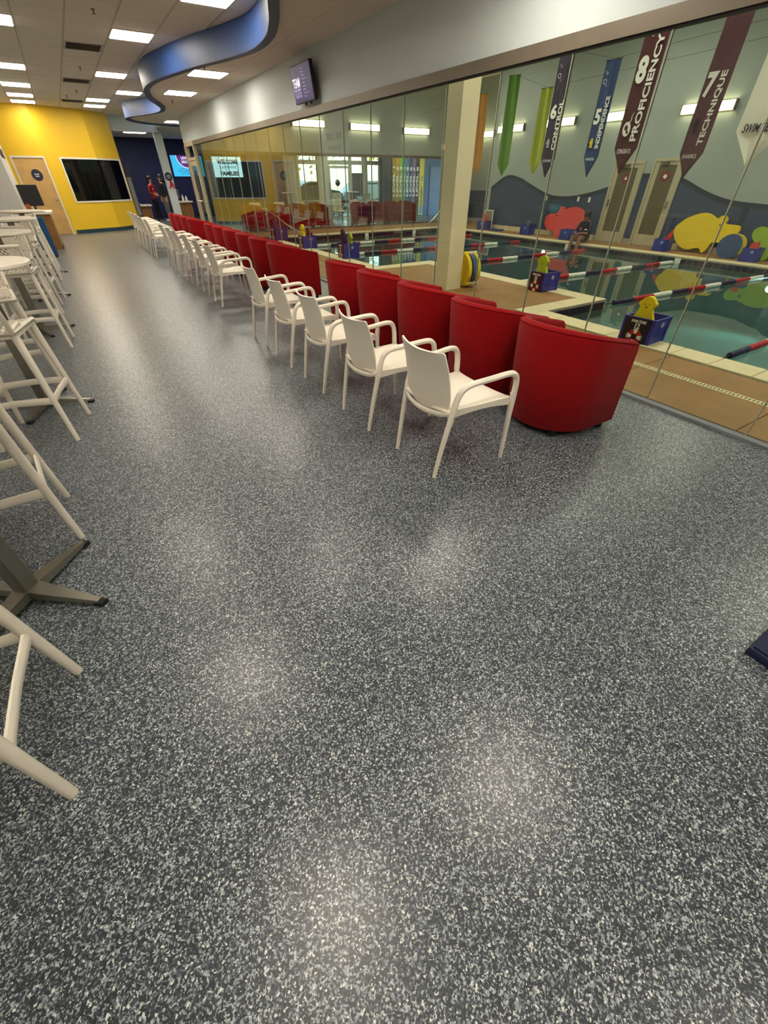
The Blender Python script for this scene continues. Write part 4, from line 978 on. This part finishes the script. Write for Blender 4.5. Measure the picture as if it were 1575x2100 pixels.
# far side of the pool
for k, (x, y, rz, lab, mt) in enumerate([(13.16, 13.92, -1.5, 'blue crate in the far corner with a red foam toy', M_CRATE), (13.2, 11.8, -1.5, 'blue crate against the mural between the cream blocks', M_CRATE),
        (13.08, 10.02, -1.55, 'blue crate beside the seated swimmer, hippo side', M_CRATE), (13.08, 9.60, -1.6, 'blue crate right next to the seated swimmer', M_CRATE),
        (13.10, 6.98, -1.4, 'blue crate in front of the yellow hippo tail', M_CRATE), (13.06, 4.86, -1.4, 'blue crate in front of the green hippo', M_CRATE)]):
    crate(lab, (x, y, .0), rz, .34, .26, None, 'n' if k == 0 else None, mt)
bear('red foam figure in the far corner crate', (13.16, 13.92, .12), .1, M_RFOAM, 1.2)
bear('grey foam figure in the crate against the mural', (13.2, 11.8, .05), .0, mat('grey_foam', '#59606c', .7), 1.15)
o = thing('foam_float', 'coral foam wedge in the crate in front of the yellow hippo', 'pool toy', (13.12, 6.98, .05), 0, 'foam pool toys')
MB().prism([(-.12, 0), (.14, 0), (-.13, .42)], lambda a, c, q: (q, a, c), -.03, .03).build('wedge', M_RFOAM, o, False)
o = thing('foam_float', 'coral foam shape in the crate in front of the green hippo', 'pool toy', (13.06, 4.86, .05), 0, 'foam pool toys')
MB().prism([(-.13, 0), (.13, 0), (.09, .3), (-.05, .33)], lambda a, c, q: (q, a, c), -.03, .03).build('wedge', M_RFOAM, o, False)
o = thing('kickboard', 'dark blue kickboard lying by the far corner crate', 'pool toy', (13.2, 13.35, .02), 0, 'foam pool toys')
MB().rbox(-.15, .15, -.3, .25, -.018, .03, .015, 2).build('board', M_CRATE, o)
# striped ring stack standing behind the cream column
for k, (x, y, mt, lab) in enumerate([(5.52, 6.20, M_YFOAM, 'yellow round foam float standing behind the cream column'), (5.61, 6.19, M_BFOAM, 'blue round foam float in the stack by the column'), (5.70, 6.18, mat('olive_foam', '#c9c02a', .7), 'lime round foam float at the back of the stack by the column')]):
    t = thing('ring_float', lab, 'pool toy', (x, y, .015), -.22, 'round foam floats by the column'); c = Vector((0, 0, .25))
    disc(MB(), c, (0, -1, 0), (0, 0, 1), .235, -.028, .028, 36, .15).build('ring', mt, t, True)
    disc(MB(), c, (0, -1, 0), (0, 0, 1), .152, -.012, .012, 30).build('web', mt, t)
    for a in (-.95, -.5+PI, PI/2, -.95-PI/2+.2):
        p = c+Vector((0, -math.cos(a)*.235, math.sin(a)*.235))
        MB().lathe([(.0, -.042), (.035, -.04), (.035, .04), (0, .042)], 14, Matrix.Translation(p) @ Matrix.Rotation(PI/2, 4, 'Y')).build('knob', M_COPE if k else mt, t)
# big flat hippo floats leaning on the mural
def cutout(label, name, xb, pol, mt, eye, tint='#5a1414'):
    t = thing(name, label, 'pool toy', (xb, sum(p[0] for p in pol)/len(pol), 0), 0, 'large flat animal floats')
    P = [(p.x, p.y) for p in smooth_path([(a, b, 0) for a, b in pol+pol[:1]], 4)][:-1]
    MB().prism(P, lambda a, c, q: (xb+q+.10*c, a, c), -.04, .04).build('body', mt, t, True, True, 50)
    e = Vector((xb+.10*eye[1]-.041, *eye)); MB().ball(e, .028, .4, 1, 1, 10, 6).build('eye', mat('eye_print', tint, .6), t, True, True)
    return t
cutout('big coral red hippo float leaning on the mural behind the seated swimmer', 'hippo_float', 13.38, [(11.28,.34),(11.27,.52),(11.14,.6),(10.98,.61),(10.88,.63),(10.82,.70),(10.77,.80),(10.66,.79),(10.62,.73),(10.36,.80),(10.1,.79),(9.86,.68),(9.72,.52),(9.68,.36),(9.75,.16),(9.78,.02),(10.0,.02),(10.06,.1),(10.45,.10),(10.5,.02),(10.75,.01),(10.8,.14),(10.95,.16),(11.15,.2)], M_RFOAM, (10.86, .56))
cutout('big yellow hippo float leaning on the mural past the second door', 'hippo_float', 13.40, [(6.97,.38),(6.98,.50),(6.88,.62),(6.77,.71),(6.49,.82),(6.28,.81),(6.08,.73),(5.99,.79),(5.90,.785),(5.84,.71),(5.84,.64),(5.62,.625),(5.52,.61),(5.48,.53),(5.50,.43),(5.61,.27),(5.70,.25),(5.79,.26),(5.95,.25),(6.0,.12),(6.08,.02),(6.17,.10),(6.26,.11),(6.46,.06),(6.66,.10),(6.85,.22)], M_YFOAM, (5.93, .61), '#2a1f08')
cutout('green hippo float leaning on the mural, cropped by the picture edge', 'hippo_float', 13.40, [(5.16,.44),(5.17,.56),(5.08,.63),(4.98,.62),(4.85,.60),(4.7,.65),(4.45,.70),(4.2,.66),(4.0,.5),(4.02,.3),(4.1,.02),(4.3,.02),(4.36,.12),(4.6,.12),(4.66,.02),(4.82,.02),(4.86,.16),(5.0,.3),(5.08,.36)], M_GFOAM, (4.82, .5), '#16200a')
for k, (x, y) in enumerate(((13.08, 5.40), (13.20, 5.36))):
    t = thing('ring_float', ['blue round foam float standing between the yellow and green hippos', 'yellow edged round foam float behind the blue one'][k], 'pool toy', (x, y, .0), .25, 'round foam floats by the mural')
    disc(MB(), (0, 0, .24), (0, -1, 0), (0, 0, 1), .24, -.025, .025, 32).build('disc', (M_BFOAM, M_YFOAM)[k], t)
    disc(MB(), (0, 0, .24), (0, -1, 0), (0, 0, 1), .245, -.018, .018, 32, .2).build('rim', (M_BFOAM, M_COPE)[k], t)
    MB().lathe([(0, -.04), (.035, -.04), (.035, .04), (0, .04)], 12, Matrix.Translation((0, -.2, .05)) @ Matrix.Rotation(PI/2, 4, 'Y')).build('knob', M_BFOAM, t)
t = thing('wall_box', 'teal box fixed to the mural above the coral hippo', 'box', (13.55, 11.08, .72), 0)
MB().rbox(-.04, .045, -.25, .25, -.11, .13, .015, 2).build('body', M_TEAL, t); MB().box(-.046, -.04, -.12, .14, -.07, .09).build('panel', mat('teal_panel', '#2b6b84', .5), t, False)
MB().tube([(0, -.1, .13), (0, -.05, .2), (0, .05, .2), (0, .1, .13)], .012, 6).build('handle', M_TEAL, t)
t = thing('picture_frame', 'white framed grey board standing in the far corner', 'board', (13.42, 14.02, 0), 0)
MB().box(0, .03, -.22, .22, .14, .17).box(0, .03, -.22, .22, .56, .59).box(0, .03, -.22, -.19, .17, .56).box(0, .03, .19, .22, .17, .56).build('frame', M_WHITE, t, False)
MB().box(.012, .026, -.19, .19, .17, .56).build('board', mat('grey_board', '#8d8a80', .6), t, False)
MB().box(0, .03, -.21, -.18, 0, .14).box(0, .03, .18, .21, 0, .14).build('stand_foot', M_WHITE, t, False)
# steel handrails down into the pool
t = thing('handrail', 'steel handrail sloping into the pool at the far left steps', 'handrail', (5.5, 15.8, 0), 0, 'pool handrails')
MB().tube(smooth_path([(5.05, 15.95, 0), (5.02, 15.95, .55), (5.12, 15.95, .68), (5.35, 15.93, .70), (5.62, 15.9, .62), (6.0, 15.7, .32), (6.55, 15.3, -.05), (6.7, 15.2, -.4)], 5), .022, 8).build('rail', M_CHROME, t, True, True)
t = thing('handrail', 'steel handrail bending into the pool left of the cream column', 'handrail', (12, 15.6, 0), 0, 'pool handrails')
MB().tube(smooth_path([(13.6, 16.1, 0), (13.55, 16.1, .75), (13.2, 16.05, .82), (12.3, 15.95, .25), (11.75, 15.8, -.0), (11.72, 15.6, -.1), (11.85, 15.35, -.3)], 5), .024, 8).build('rail', M_CHROME, t, True, True)

# ================================================================== NAVY STEP AT THE PICTURE EDGE
t = thing('step_stool', 'navy plastic step with a ribbed top, cut by the picture edge', 'step', (1.93, -.2, 0), .0)
MB().rbox(-.2, .3, -.30, .2, 0, .042, .008, 2).build('base', M_NCRATE, t)
MB().box(-.19, .29, .12, .19, .042, .052).box(-.19, .29, -.29, -.24, .042, .052).box(-.19, -.145, -.24, .12, .042, .052).box(.24, .29, -.24, .12, .042, .052).build('rim', M_NCRATE, t, False)
for k in range(20): MB().box(-.138+k*.019, -.129+k*.019, -.24, .12, .036, .050).build('rib', mat('navy_rib', '#28347a', .5), t, False)

# ================================================================== DESK AND MONITOR BY THE YELLOW WALL
t = thing('desk', 'tall wooden service counter by the maple door, pale top', 'desk', (-.8, 16.4, 0), 0)
MB().rbox(-.94, -.40, 15.95, 17.15, .78, .83, .006, 1).build('top', M_PLAST, t, True, True)
MB().box(-.93, -.47, 16.0, 17.1, .0, .78).build('cabinet', M_OAK, t, False, True)
MB().box(-.935, -.455, 16.02, 17.08, 0, .06).build('kick_plate', M_BLACK, t, False, True)
t = thing('partition', 'blue panel standing in front of the wooden counter', 'panel', (-.72, 14.5, 0), 0)
MB().rbox(-1.2, -.585, 14.42, 14.5, .03, .80, .008, 1).build('panel', M_BLUEP, t, True, True)
MB().box(-.72, -.6, 14.36, 14.56, 0, .03).box(-1.18, -1.06, 14.36, 14.56, 0, .03).build('foot', M_BLACK, t, False, True)
t = thing('monitor', 'black monitor on the wooden counter, seen from behind', 'monitor', (-.72, 16.3, .83), .15)
MB().rbox(-.22, .22, -.02, .02, .12, .56, .008, 1).build('housing', M_BLACK, t)
MB().tube([(0, .03, .02), (0, .03, .3)], .025, 8).rbox(-.12, .12, -.06, .12, 0, .015, .005, 1).build('stand', M_BLACK, t)
t = thing('wire_basket', 'small wire rack of leaflets at the end of the wooden counter', 'rack', (-.86, 16.0, .83), 0)
for z in (.01, .07, .13): MB().tube([(-.06, -.03, z), (.06, -.03, z), (.06, .06, z), (-.06, .06, z), (-.06, -.03, z)], .004, 5).build('wire_hoop', M_TRIM, t)
MB().box(-.05, .05, 0, .03, 0, .17).build('leaflets', mat('leaflet_orange', '#b5542a', .6), t, False)
o = MB().rbox(-.1, .1, -.07, .07, 0, .02, .004, 1).box(-.08, .08, -.06, .06, .02, .026).build('paper_pad', M_WHITE); o.location = (-.62, 16.02, .83); tag(o, 'white paper pad on the wooden counter below the monitor', 'paper')
o = MB().box(-.05, .03, -.04, .04, -.03, .02).lathe([(0, 0), (.03, 0), (.03, .05), (0, .055)], 12, Matrix.Translation((.03, -.05, -.02)) @ Matrix.Rotation(PI/2, 4, 'X')).build('security_camera', M_BLACK); o.location = (-1.32, 20.44, 3.12)
tag(o, 'small black security camera under the ceiling on the yellow wall', 'camera')

# ================================================================== RECEPTION
def desk(label, x0, x1, y0, y1, h):
    t = thing('reception_desk', label, 'desk', ((x0+x1)/2, (y0+y1)/2, 0), 0, 'wooden reception desks')
    MB().rbox(x0-.06, x1+.06, y0-.06, y1+.06, h-.05, h, .006, 1).build('top', M_PLAST, t, True, True)
    n = 4; 
    for k in range(n): MB().box(x0+(x1-x0)*k/n+.002, x0+(x1-x0)*(k+1)/n-.002, y0, y1, .0, h-.05).build('wood_panel', M_OAK, t, False, True)
    return t
desk('wooden reception desk with a white top next to the yellow wall', 2.35, 3.28, 25.6, 26.4, .58)
desk('wooden reception desk with a white top right of the grey column', 4.40, 5.12, 25.6, 26.4, .68)
t = thing('laptop', 'grey display standing on the reception desk right of the column', 'monitor', (4.55, 25.9, .68), 0)
MB().rbox(-.09, .14, -.01, .02, .12, .42, .006, 1).build('frame', M_CREAM, t); MB().box(-.07, .12, -.014, -.01, .14, .40).build('screen', M_GINK, t, False); MB().box(-.02, .06, -.02, .05, 0, .12).build('stand', M_BLACK, t, False)
for k, (x, s_) in enumerate(((4.82, 1.), (4.97, .85))):
    o = MB().lathe([(0, 0), (.05, 0), (.05, .14*s_), (.02, .2*s_), (.02, .24*s_), (0, .24*s_)], 12).build('bottle', M_WHITE); o.location = (x, 25.85, .68+.0); tag(o, ['white pump bottle on the reception desk, closer to the display', 'shorter white pump bottle on the reception desk'][k], 'bottle', 'white bottles on the desk')
o = MB().rbox(-.12, .12, -.07, .07, 0, .07, .01, 1).build('tissue_box', M_WHITE); o.location = (2.75, 25.75, .58); tag(o, 'white box on the reception desk next to the yellow wall', 'box')
t = thing('column_sign', 'round dark sign on the grey column', 'sign', (3.84, 22.355, 1.55), 0)
disc(MB(), (3.83, 22.352, 1.57), (1, 0, 0), (0, 0, 1), .135, -.005, .005).build('plate', M_INK, t, False, True)
for s_, z, w_ in (('SWIM', 1.61, .12), ('FOR LIFE', 1.565, .15), ('welcome', 1.52, .10)): text(s_, 'lettering', M_WHITE, t, (3.83, 22.345, z), (1, 0, 0), (0, 0, 1), w_, .03, .002, .01)
t = thing('red_award', 'red letter A shaped sign on the grey column under the round sign', 'sign', (3.87, 22.355, 1.33), 0)
MB().prism([(-.1, -.12), (-.055, .02), (-.03, .13), (.03, .13), (.075, 0), (.11, -.12), (.055, -.12), (.035, -.06), (-.03, -.06), (-.045, -.12)], lambda a, c, q: (3.87+a, 22.35-q, 1.32+c), -.006, .006).build('letter', mat('sign_red', '#b01420', .5), t, False, True)
t = thing('poster_stand', 'slim dark poster banner stand at the end of the yellow wall', 'sign', (2.42, 22.7, 0), 0)
MB().rbox(2.30, 2.52, 22.66, 22.70, .05, 1.95, .01, 1).build('panel', mat('poster_navy', '#1d2748', .5), t, True, True)
MB().box(2.34, 2.48, 22.655, 22.66, .35, 1.55).build('poster_print', mat('poster_pale', '#8f8f88', .6), t, False, True)
MB().box(2.26, 2.56, 22.58, 22.78, 0, .05).build('foot', M_BLACK, t, False, True)
tag(MB().tube(smooth_path([(2.44, 22.6, 1.9), (2.55, 22.6, 1.96), (2.66, 22.6, 1.75), (2.78, 22.6, 1.2), (2.8, 22.6, .0)], 6), .012, 6).build('flag_pole', mat('violet_pole', '#3b2a58', .5)), 'thin purple bowed pole beside the poster stand', 'pole')

# ================================================================== PEOPLE
def figure(name, label, loc, rz, J, E_, zones, extras):
    """one skinned body; zones(pos) picks the material index of a face"""
    t = thing(name, label, 'person', loc, rz)
    names = list(J); me = bpy.data.meshes.new('body'); me.from_pydata([J[k][0] for k in names], [(names.index(a), names.index(b)) for a, b in E_], [])
    o = bpy.data.objects.new('body', me); C.objects.link(o)
    o.modifiers.new('skin', 'SKIN'); sv = me.skin_vertices[0].data
    for i, k in enumerate(names):
        r = J[k][1]; sv[i].radius = r if isinstance(r, tuple) else (r, r); sv[i].use_root = (k == 'pelvis')
    ss = o.modifiers.new('sub', 'SUBSURF'); ss.levels = 2; ss.render_levels = 2
    m2 = bpy.data.meshes.new_from_object(o.evaluated_get(bpy.context.evaluated_depsgraph_get()))
    o.modifiers.clear(); o.data = m2; bpy.data.meshes.remove(me); m2.name = 'body'
    mats, fz = zones
    m2.materials.clear()
    for x in mats: m2.materials.append(x)
    for p in m2.polygons: p.material_index = fz(p.center)
    m2.shade_smooth(); o.parent = t
    for nm, mb, mt in extras: mb.build(nm, mt, t)
    return t
def hand(J, E_, wrist, d, side, pre, curl=.25):
    """palm, four fingers of unequal length and a thumb off the side, all in the one body"""
    d = Vector(d).normalized(); side = Vector(side).normalized(); w = Vector(J[wrist][0]); nrm = d.cross(side)
    J[pre+'palm'] = (w+d*.05, (.03, .016)); E_.append((wrist, pre+'palm'))
    for k, (s, L) in enumerate(((-.027, .062), (-.009, .073), (.009, .068), (.026, .052))):
        b = w+d*.085+side*s; J[pre+'f%da' % k] = (b, .0085); E_.append((pre+'palm', pre+'f%da' % k))
        J[pre+'f%db' % k] = (b+d*L*.55+nrm*L*curl*.3, .008); J[pre+'f%dc' % k] = (b+d*L*.9+nrm*L*curl, .0065)
        E_ += [(pre+'f%da' % k, pre+'f%db' % k), (pre+'f%db' % k, pre+'f%dc' % k)]
    J[pre+'t1'] = (w+d*.045-side*.04, .0095); J[pre+'t2'] = (w+d*.08-side*.055, .008); E_ += [(pre+'palm', pre+'t1'), (pre+'t1', pre+'t2')]
def head_extras(c, facing, hair, skin, s=1.0, long=False):
    c = Vector(c); f = Vector(facing).normalized(); sd = f.cross(Vector((0, 0, 1))); ex = []
    for k in (-1, 1):
        ex.append(('eye', MB().ball(c+f*.086*s+sd*.03*k*s+Vector((0, 0, .01)), .012*s, n=8, m=6), M_BLKCL))
        ex.append(('ear', MB().ball(c+sd*.077*k*s, .024*s, .6, .6, 1.1, 8, 6), skin))
    ex.append(('nose', MB().ball(c+f*.097*s+Vector((0, 0, -.018*s)), .015*s, n=8, m=6), skin))
    ex.append(('mouth', MB().ball(c+f*.082*s+Vector((0, 0, -.055*s)), .018*s, 1, 1, .35, 8, 6), mat('lips', '#7a2f2c', .5)))
    h = MB().ball(c-f*.018*s+Vector((0, 0, .035*s)), .103*s, .96, .96, .95, 14, 10)
    if long: h.ball(c-f*.06*s+Vector((0, 0, -.10*s)), .085*s, 1, 1, 1.9, 12, 8)
    ex.append(('hair', h, hair)); return ex
def standing(name, label, loc, rz, H, top, bottom, shoe, skin, hair, arms, extras, long=True):
    k = H/1.62; J = {}; E_ = []
    def j(n, x, y, z, r): J[n] = (Vector((x*k, y*k, z*k)), tuple(q*k for q in r) if isinstance(r, tuple) else r*k)
    j('pelvis', 0, 0, .86, (.135, .10)); j('waist', 0, 0, 1.0, (.115, .085)); j('chest', 0, 0, 1.18, (.145, .10)); j('collar', 0, 0, 1.30, (.10, .075)); j('neck', 0, 0, 1.36, .05); j('jaw', 0, .012, 1.43, (.055, .062)); j('head', 0, 0, 1.51, (.074, .086)); j('crown', 0, -.005, 1.585, (.05, .058))
    E_ += [('pelvis', 'waist'), ('waist', 'chest'), ('chest', 'collar'), ('collar', 'neck'), ('neck', 'jaw'), ('jaw', 'head'), ('head', 'crown')]
    for s, n in ((-1, 'l'), (1, 'r')):
        j(n+'hip', .085*s, 0, .80, .085); j(n+'knee', .09*s, .012, .46, .056); j(n+'ank', .09*s, -.01, .085, .038); j(n+'ball', .095*s, .09, .03, .034); j(n+'toe', .098*s, .16, .026, .026)
        E_ += [('pelvis', n+'hip'), (n+'hip', n+'knee'), (n+'knee', n+'ank'), (n+'ank', n+'ball'), (n+'ball', n+'toe')]
        j(n+'sh', .165*s, 0, 1.27, .052); E_.append(('collar', n+'sh'))
        el, wr, hd, sd = arms[n]; j(n+'el', *el, .039); j(n+'wr', *wr, .025)
        E_ += [(n+'sh', n+'el'), (n+'el', n+'wr')]; hand(J, E_, n+'wr', hd, sd, n)
    wr_ = [J['lwr'][0], J['rwr'][0]]
    def fz(c):
        z = c.z/k
        if z > 1.335 or min((c-w).length for w in wr_) < .05 or any((c-w).length < .19*k and z < (1.3) and abs(c.x) > .0 and (c-J[n+'palm'][0]).length < .13 for w, n in zip(wr_, 'lr')): return 0
        if z < .065: return 3
        return 1 if z > .84 else 2
    return figure(name, label, loc, rz, J, E_, ([skin, top, bottom, shoe], fz), head_extras(J['head'][0], (0, 1, 0), hair, skin, k, long)+extras(k))
bent = {'l': ((-.23, .02, 1.04), (-.06, .17, 1.0), (1, .25, .05), (0, -.2, 1)), 'r': ((.23, .02, 1.04), (.06, .19, .95), (-1, .2, .05), (0, .2, 1))}
hang = {'l': ((-.22, -.01, 1.03), (-.23, .04, .81), (0, .1, -1), (0, -1, 0)), 'r': ((.22, -.01, 1.03), (.23, .04, .81), (0, .1, -1), (0, -1, 0))}
standing('person', 'person in a red long sleeved top and black trousers with long dark hair', (3.38, 24.5, 0), -2.35, 1.60, M_REDSH, M_BLKCL, M_GREYCL, M_SKINL, M_HAIR, bent,
         lambda k: [('name_badge', MB().box(.03*k, .09*k, .098*k, .108*k, 1.16*k, 1.20*k), M_WHITE)])
standing('person', 'person all in black with grey shorts half hidden behind the grey column', (3.86, 24.75, 0), 1.9, 1.66, M_BLKCL, M_GREYCL, M_WHITE, M_SKINL, M_HAIR, hang,
         lambda k: [('hood', MB().ball((0, -.05*k, 1.40*k), .13*k, 1, .8, .7, 12, 8), M_BLKCL)])
# swimmer sitting on the pool edge, leaning forward over the knees
J = {}; E_ = []
def j(n, x, y, z, r): J[n] = (Vector((x, y, z)), r)
j('pelvis', 0, 0, .10, (.13, .12)); j('waist', .05, 0, .22, (.105, .13)); j('chest', .0, 0, .37, (.115, .145)); j('collar', -.07, 0, .49, (.08, .11)); j('neck', -.10, 0, .54, .048); j('jaw', -.135, 0, .585, (.06, .055)); j('head', -.135, 0, .66, (.084, .072)); j('crown', -.125, 0, .73, (.056, .05))
E_ += [('pelvis', 'waist'), ('waist', 'chest'), ('chest', 'collar'), ('collar', 'neck'), ('neck', 'jaw'), ('jaw', 'head'), ('head', 'crown')]
for s, n in ((-1, 'l'), (1, 'r')):
    j(n+'hip', -.05, .09*s, .10, .085); j(n+'knee', -.43, .11*s, .17, .058); j(n+'ank', -.50, .12*s, -.22, .04); j(n+'ball', -.58, .125*s, -.28, .034); j(n+'toe', -.64, .125*s, -.29, .026)
    E_ += [('pelvis', n+'hip'), (n+'hip', n+'knee'), (n+'knee', n+'ank'), (n+'ank', n+'ball'), (n+'ball', n+'toe')]
    j(n+'sh', -.06, .165*s, .46, .055); j(n+'el', -.20, .20*s, .25, .04); j(n+'wr', -.38, .08*s, .26, .027)
    E_ += [('collar', n+'sh'), (n+'sh', n+'el'), (n+'el', n+'wr')]; hand(J, E_, n+'wr', (-1, -.25*s, -.1), (0, -s, .2), n)
def fz(c):
    if c.z > .53: return 0
    if c.x > -.26 and c.z < .2: return 2
    if c.x > -.24 and c.z >= .2: return 1
    return 0
figure('person', 'person in a navy shirt sitting on the pool edge with legs in the water', (12.72, 9.15, .012), 0.1, J, E_, ([M_SKIN, M_SHIRTN, M_SHIRTN], fz),
       head_extras((-.135, 0, .66), (-1, .1, -.15), M_HAIR, M_SKIN, 1.0)+[('shirt_print', MB().ball((-.155, -.08, .33), .05, .3, 1, .35, 8, 6), M_WHITE)])

# ================================================================== FAR LOBBY: LEVEL BANNERS, POSTER, BLUE DOOR
cols = ['#8f7a2a', '#b5791d', '#6a9a2c', '#3f7f6c', '#3f6a8f', '#3a3a5c', '#7a6488', '#4c2f3e']
for k in range(8):
    x0 = 13.55+.195*k; hx = cols[k]
    t = thing('level_banner', ['mustard','orange','lime green','sea green','steel blue','indigo','lilac','plum'][k]+' wall banner in the far lobby reading LEVEL %d' % (k+1), 'banner', (x0+.1, 20.98, .25), 0, 'level banners on the lobby wall')
    MB().rbox(x0, x0+.19, 20.965, 20.985, .25, 2.4, .003, 1).build('cloth', mat('banner_'+hx[1:], hx, .7), t, True, True)
    MB().box(x0-.002, x0+.192, 20.955, 20.99, 2.4, 2.43).build('rail', M_TRIM, t, False, True)
    text('LEVEL %d' % (k+1), 'lettering', M_WHITE, t, (x0+.1, 20.962, 1.38), (0, 0, 1), (-1, 0, 0), 1.12, .12, .003, .03)
t = thing('poster', 'yellow poster with a standing swimmer figure beside the level banners', 'poster', (15.25, 20.95, .05), 0)
MB().rbox(15.13, 15.40, 20.945, 20.965, .05, 2.4, .003, 1).build('sheet', mat('poster_yellow', '#d4c24a', .6), t, True, True)
for k in range(3): MB().box(15.2, 15.36, 20.941, 20.945, 1.42+.07*k, 1.45+.07*k).build('print_line', M_TRIM, t, False, True)
MB().prism([(15.22, .35), (15.34, .35), (15.33, .7), (15.36, 1.0), (15.31, 1.12), (15.30, 1.22), (15.26, 1.22), (15.25, 1.12), (15.21, 1.0), (15.24, .7)], lambda a, c, q: (a, 20.943-q, c), -.002, .002).build('figure_print', mat('figure_brown', '#8a6a45', .6), t, False, True)
MB().box(15.2, 15.37, 20.938, 20.941, .12, .42).build('board_print', mat('figure_blue', '#3e86b8', .6), t, False, True)
d = struct(MB().box(15.75, 15.81, 20.93, 20.99, 0, 2.02).box(16.5, 16.56, 20.93, 20.99, 0, 2.02).box(15.81, 16.5, 20.93, 20.99, 1.96, 2.02).build('door_6', mat('steel_blue_trim', '#35507a', .5), smooth=False))
MB().box(15.82, 16.49, 20.945, 20.97, .01, 1.95).build('door_leaf', mat('steel_blue_leaf', '#4a6a96', .45), d, False); MB().ball((16.42, 20.92, .95), .03).build('door_knob', M_CHROME, d)

# ================================================================== OUTSIDE THE ENTRANCE
struct(MB().box(4, 30, EY+.2, 60, -.12, -.02).build('ground_outside', mat('asphalt', '#77797c', .9, var=.1, scale=3), smooth=False))
def car(label, loc, rz, hx):
    t = thing('car', label, 'car', loc, rz, 'parked cars outside'); mt = mat('paint_'+hx[1:], hx, .25, coat=.6)
    body = [(-2.1, .3), (-2.15, .6), (-2.0, .82), (-1.2, .9), (-.7, 1.28), (-.2, 1.4), (.7, 1.38), (1.3, 1.0), (1.9, .92), (2.15, .75), (2.15, .35), (1.9, .25), (-1.9, .25)]
    MB().prism(body, lambda a, c, q: (a, q*(1-.12*max(0, c-.85)), c), -.85, .85).build('body', mt, t, True, False, 25)
    for s in (-1, 1):
        MB().prism([(-1.05, .93), (-.62, 1.24), (-.15, 1.32), (.65, 1.31), (1.1, 1.0)], lambda a, c, q: (a, s*(.80+.012*q), c), 0, 1).build('side_window', M_DKGLASS, t, False)
        for x in (-1.3, 1.35):
            mm = Matrix.Translation((x, s*.8, .32)) @ Matrix.Rotation(PI/2, 4, 'X')
            w_ = MB().lathe([(0, -.1), (.26, -.1), (.32, -.06), (.32, .06), (.26, .1), (0, .1)], 18, mm).build('wheel', M_BLACK, t); MB().lathe([(0, -.115), (.19, -.11), (.19, .11), (0, .115)], 14, mm).build('hubcap', M_CHROME, w_)
    return t
car('silver parked car outside the first entrance pane', (12.8, 29.5, -.02), .15, '#b9c4cc'); car('white parked car outside the entrance door', (17.4, 30.6, -.02), .1, '#e4e6e6')
car('blue parked car outside the last entrance pane', (20.6, 34.8, -.02), .2, '#5f7f9c'); car('dark grey parked car behind the silver one', (15.6, 38.5, -.02), .1, '#4d5358')
def tree(label, x, y, h, r, hx):
    t = thing('street_tree', label, 'tree', (x, y, -.02), 0, 'trees beyond the car park')
    MB().tube([(0, 0, 0), (.1, 0, h*.3), (0, 0, h*.6)], [.18, .13, .08], 8).build('trunk', M_OAK, t)
    b = MB(); rr = random.Random(int(x*10))
    for k in range(420):
        th = rr.uniform(0, 2*PI); ph = math.acos(rr.uniform(-1, 1)); q = r*rr.uniform(.45, 1)
        c = Vector((q*math.sin(ph)*math.cos(th), q*math.sin(ph)*math.sin(th), h*.66+q*.9*math.cos(ph)))
        u = Vector((rr.uniform(-1, 1), rr.uniform(-1, 1), rr.uniform(-1, 1))).normalized(); v = u.orthogonal().normalized(); s = rr.uniform(.14, .3)
        b.add([c-u*s, c+v*s*.6, c+u*s, c-v*s*.6], [(0, 1, 2, 3)])
    o = b.build('foliage', mat('leaf_'+hx[1:], hx, .7, var=.2), t, False); o['kind'] = 'stuff'
tree('yellow green tree beyond the cars, straight outside the entrance', 19.5, 42, 7, 3.2, '#a8a83a'); tree('yellow tree beyond the blue car', 25.5, 41, 7.5, 3.2, '#c2a63a'); tree('green tree far beyond the silver car', 15.0, 45, 7, 3.4, '#7d9a4a')
t = thing('bicycle_cart', 'pink and red ride-on toy standing outside the entrance door', 'toy', (11.6, 23.2, -.02), .3)
for x in (-.32, .32):
    w_ = MB().torus(.2, .03, Matrix.Translation((x, 0, .23)) @ Matrix.Rotation(PI/2, 4, 'X'), 20, 6).build('wheel', M_BLACK, t)
MB().tube([(-.32, 0, .23), (-.1, 0, .5), (.25, 0, .5), (.32, 0, .23), (-.1, 0, .5)], .025, 6).tube([(.25, 0, .5), (.3, 0, .75), (.2, .12, .78)], .02, 6).build('frame', mat('toy_pink', '#c24a63', .4), t)
MB().rbox(-.2, .0, -.07, .07, .5, .56, .02, 1).build('saddle', M_LRED, t)

# ================================================================== POOL HALL CEILING FILL, LAMPS OF THE FAR LOBBY
def area(name, loc, sx, sy, power, col=(1, .93, .80)):
    L = bpy.data.lights.new(name, 'AREA'); L.shape = 'RECTANGLE'; L.size = sx; L.size_y = sy; L.energy = power; L.color = col
    o = bpy.data.objects.new(name, L); C.objects.link(o); o.location = loc
for x in (4.8, 8.0, 11.6):
    for y in (0, 4.0, 8.5, 13.5): area('pool_ceiling_fill', (x, y, 4.45), .6, 1.2, 70)  # unseen pool lights; the row by the glass is added to brighten the pennants
for x in (6.5, 10.5, 14): area('far_lobby_lamp', (x, 20.0, ZC-.03), .5, .5, 40)
for x in (.2, 3.3, 6.5): area('reception_lamp', (x, 24.3, ZC-.03), .5, .5, 20)
t = thing('ceiling_light', 'lit panel on the reception ceiling seen under the beam', 'ceiling light', (3.3, 24.2, ZC-.004), 0, 'square ceiling lights')
MB().box(-.42, .42, -.25, .25, -.006, .0).build('frame', M_WTRIM, t, False); MB().box(-.39, .39, -.22, .22, -.012, -.006).build('diffuser', E_PANEL, t, False)
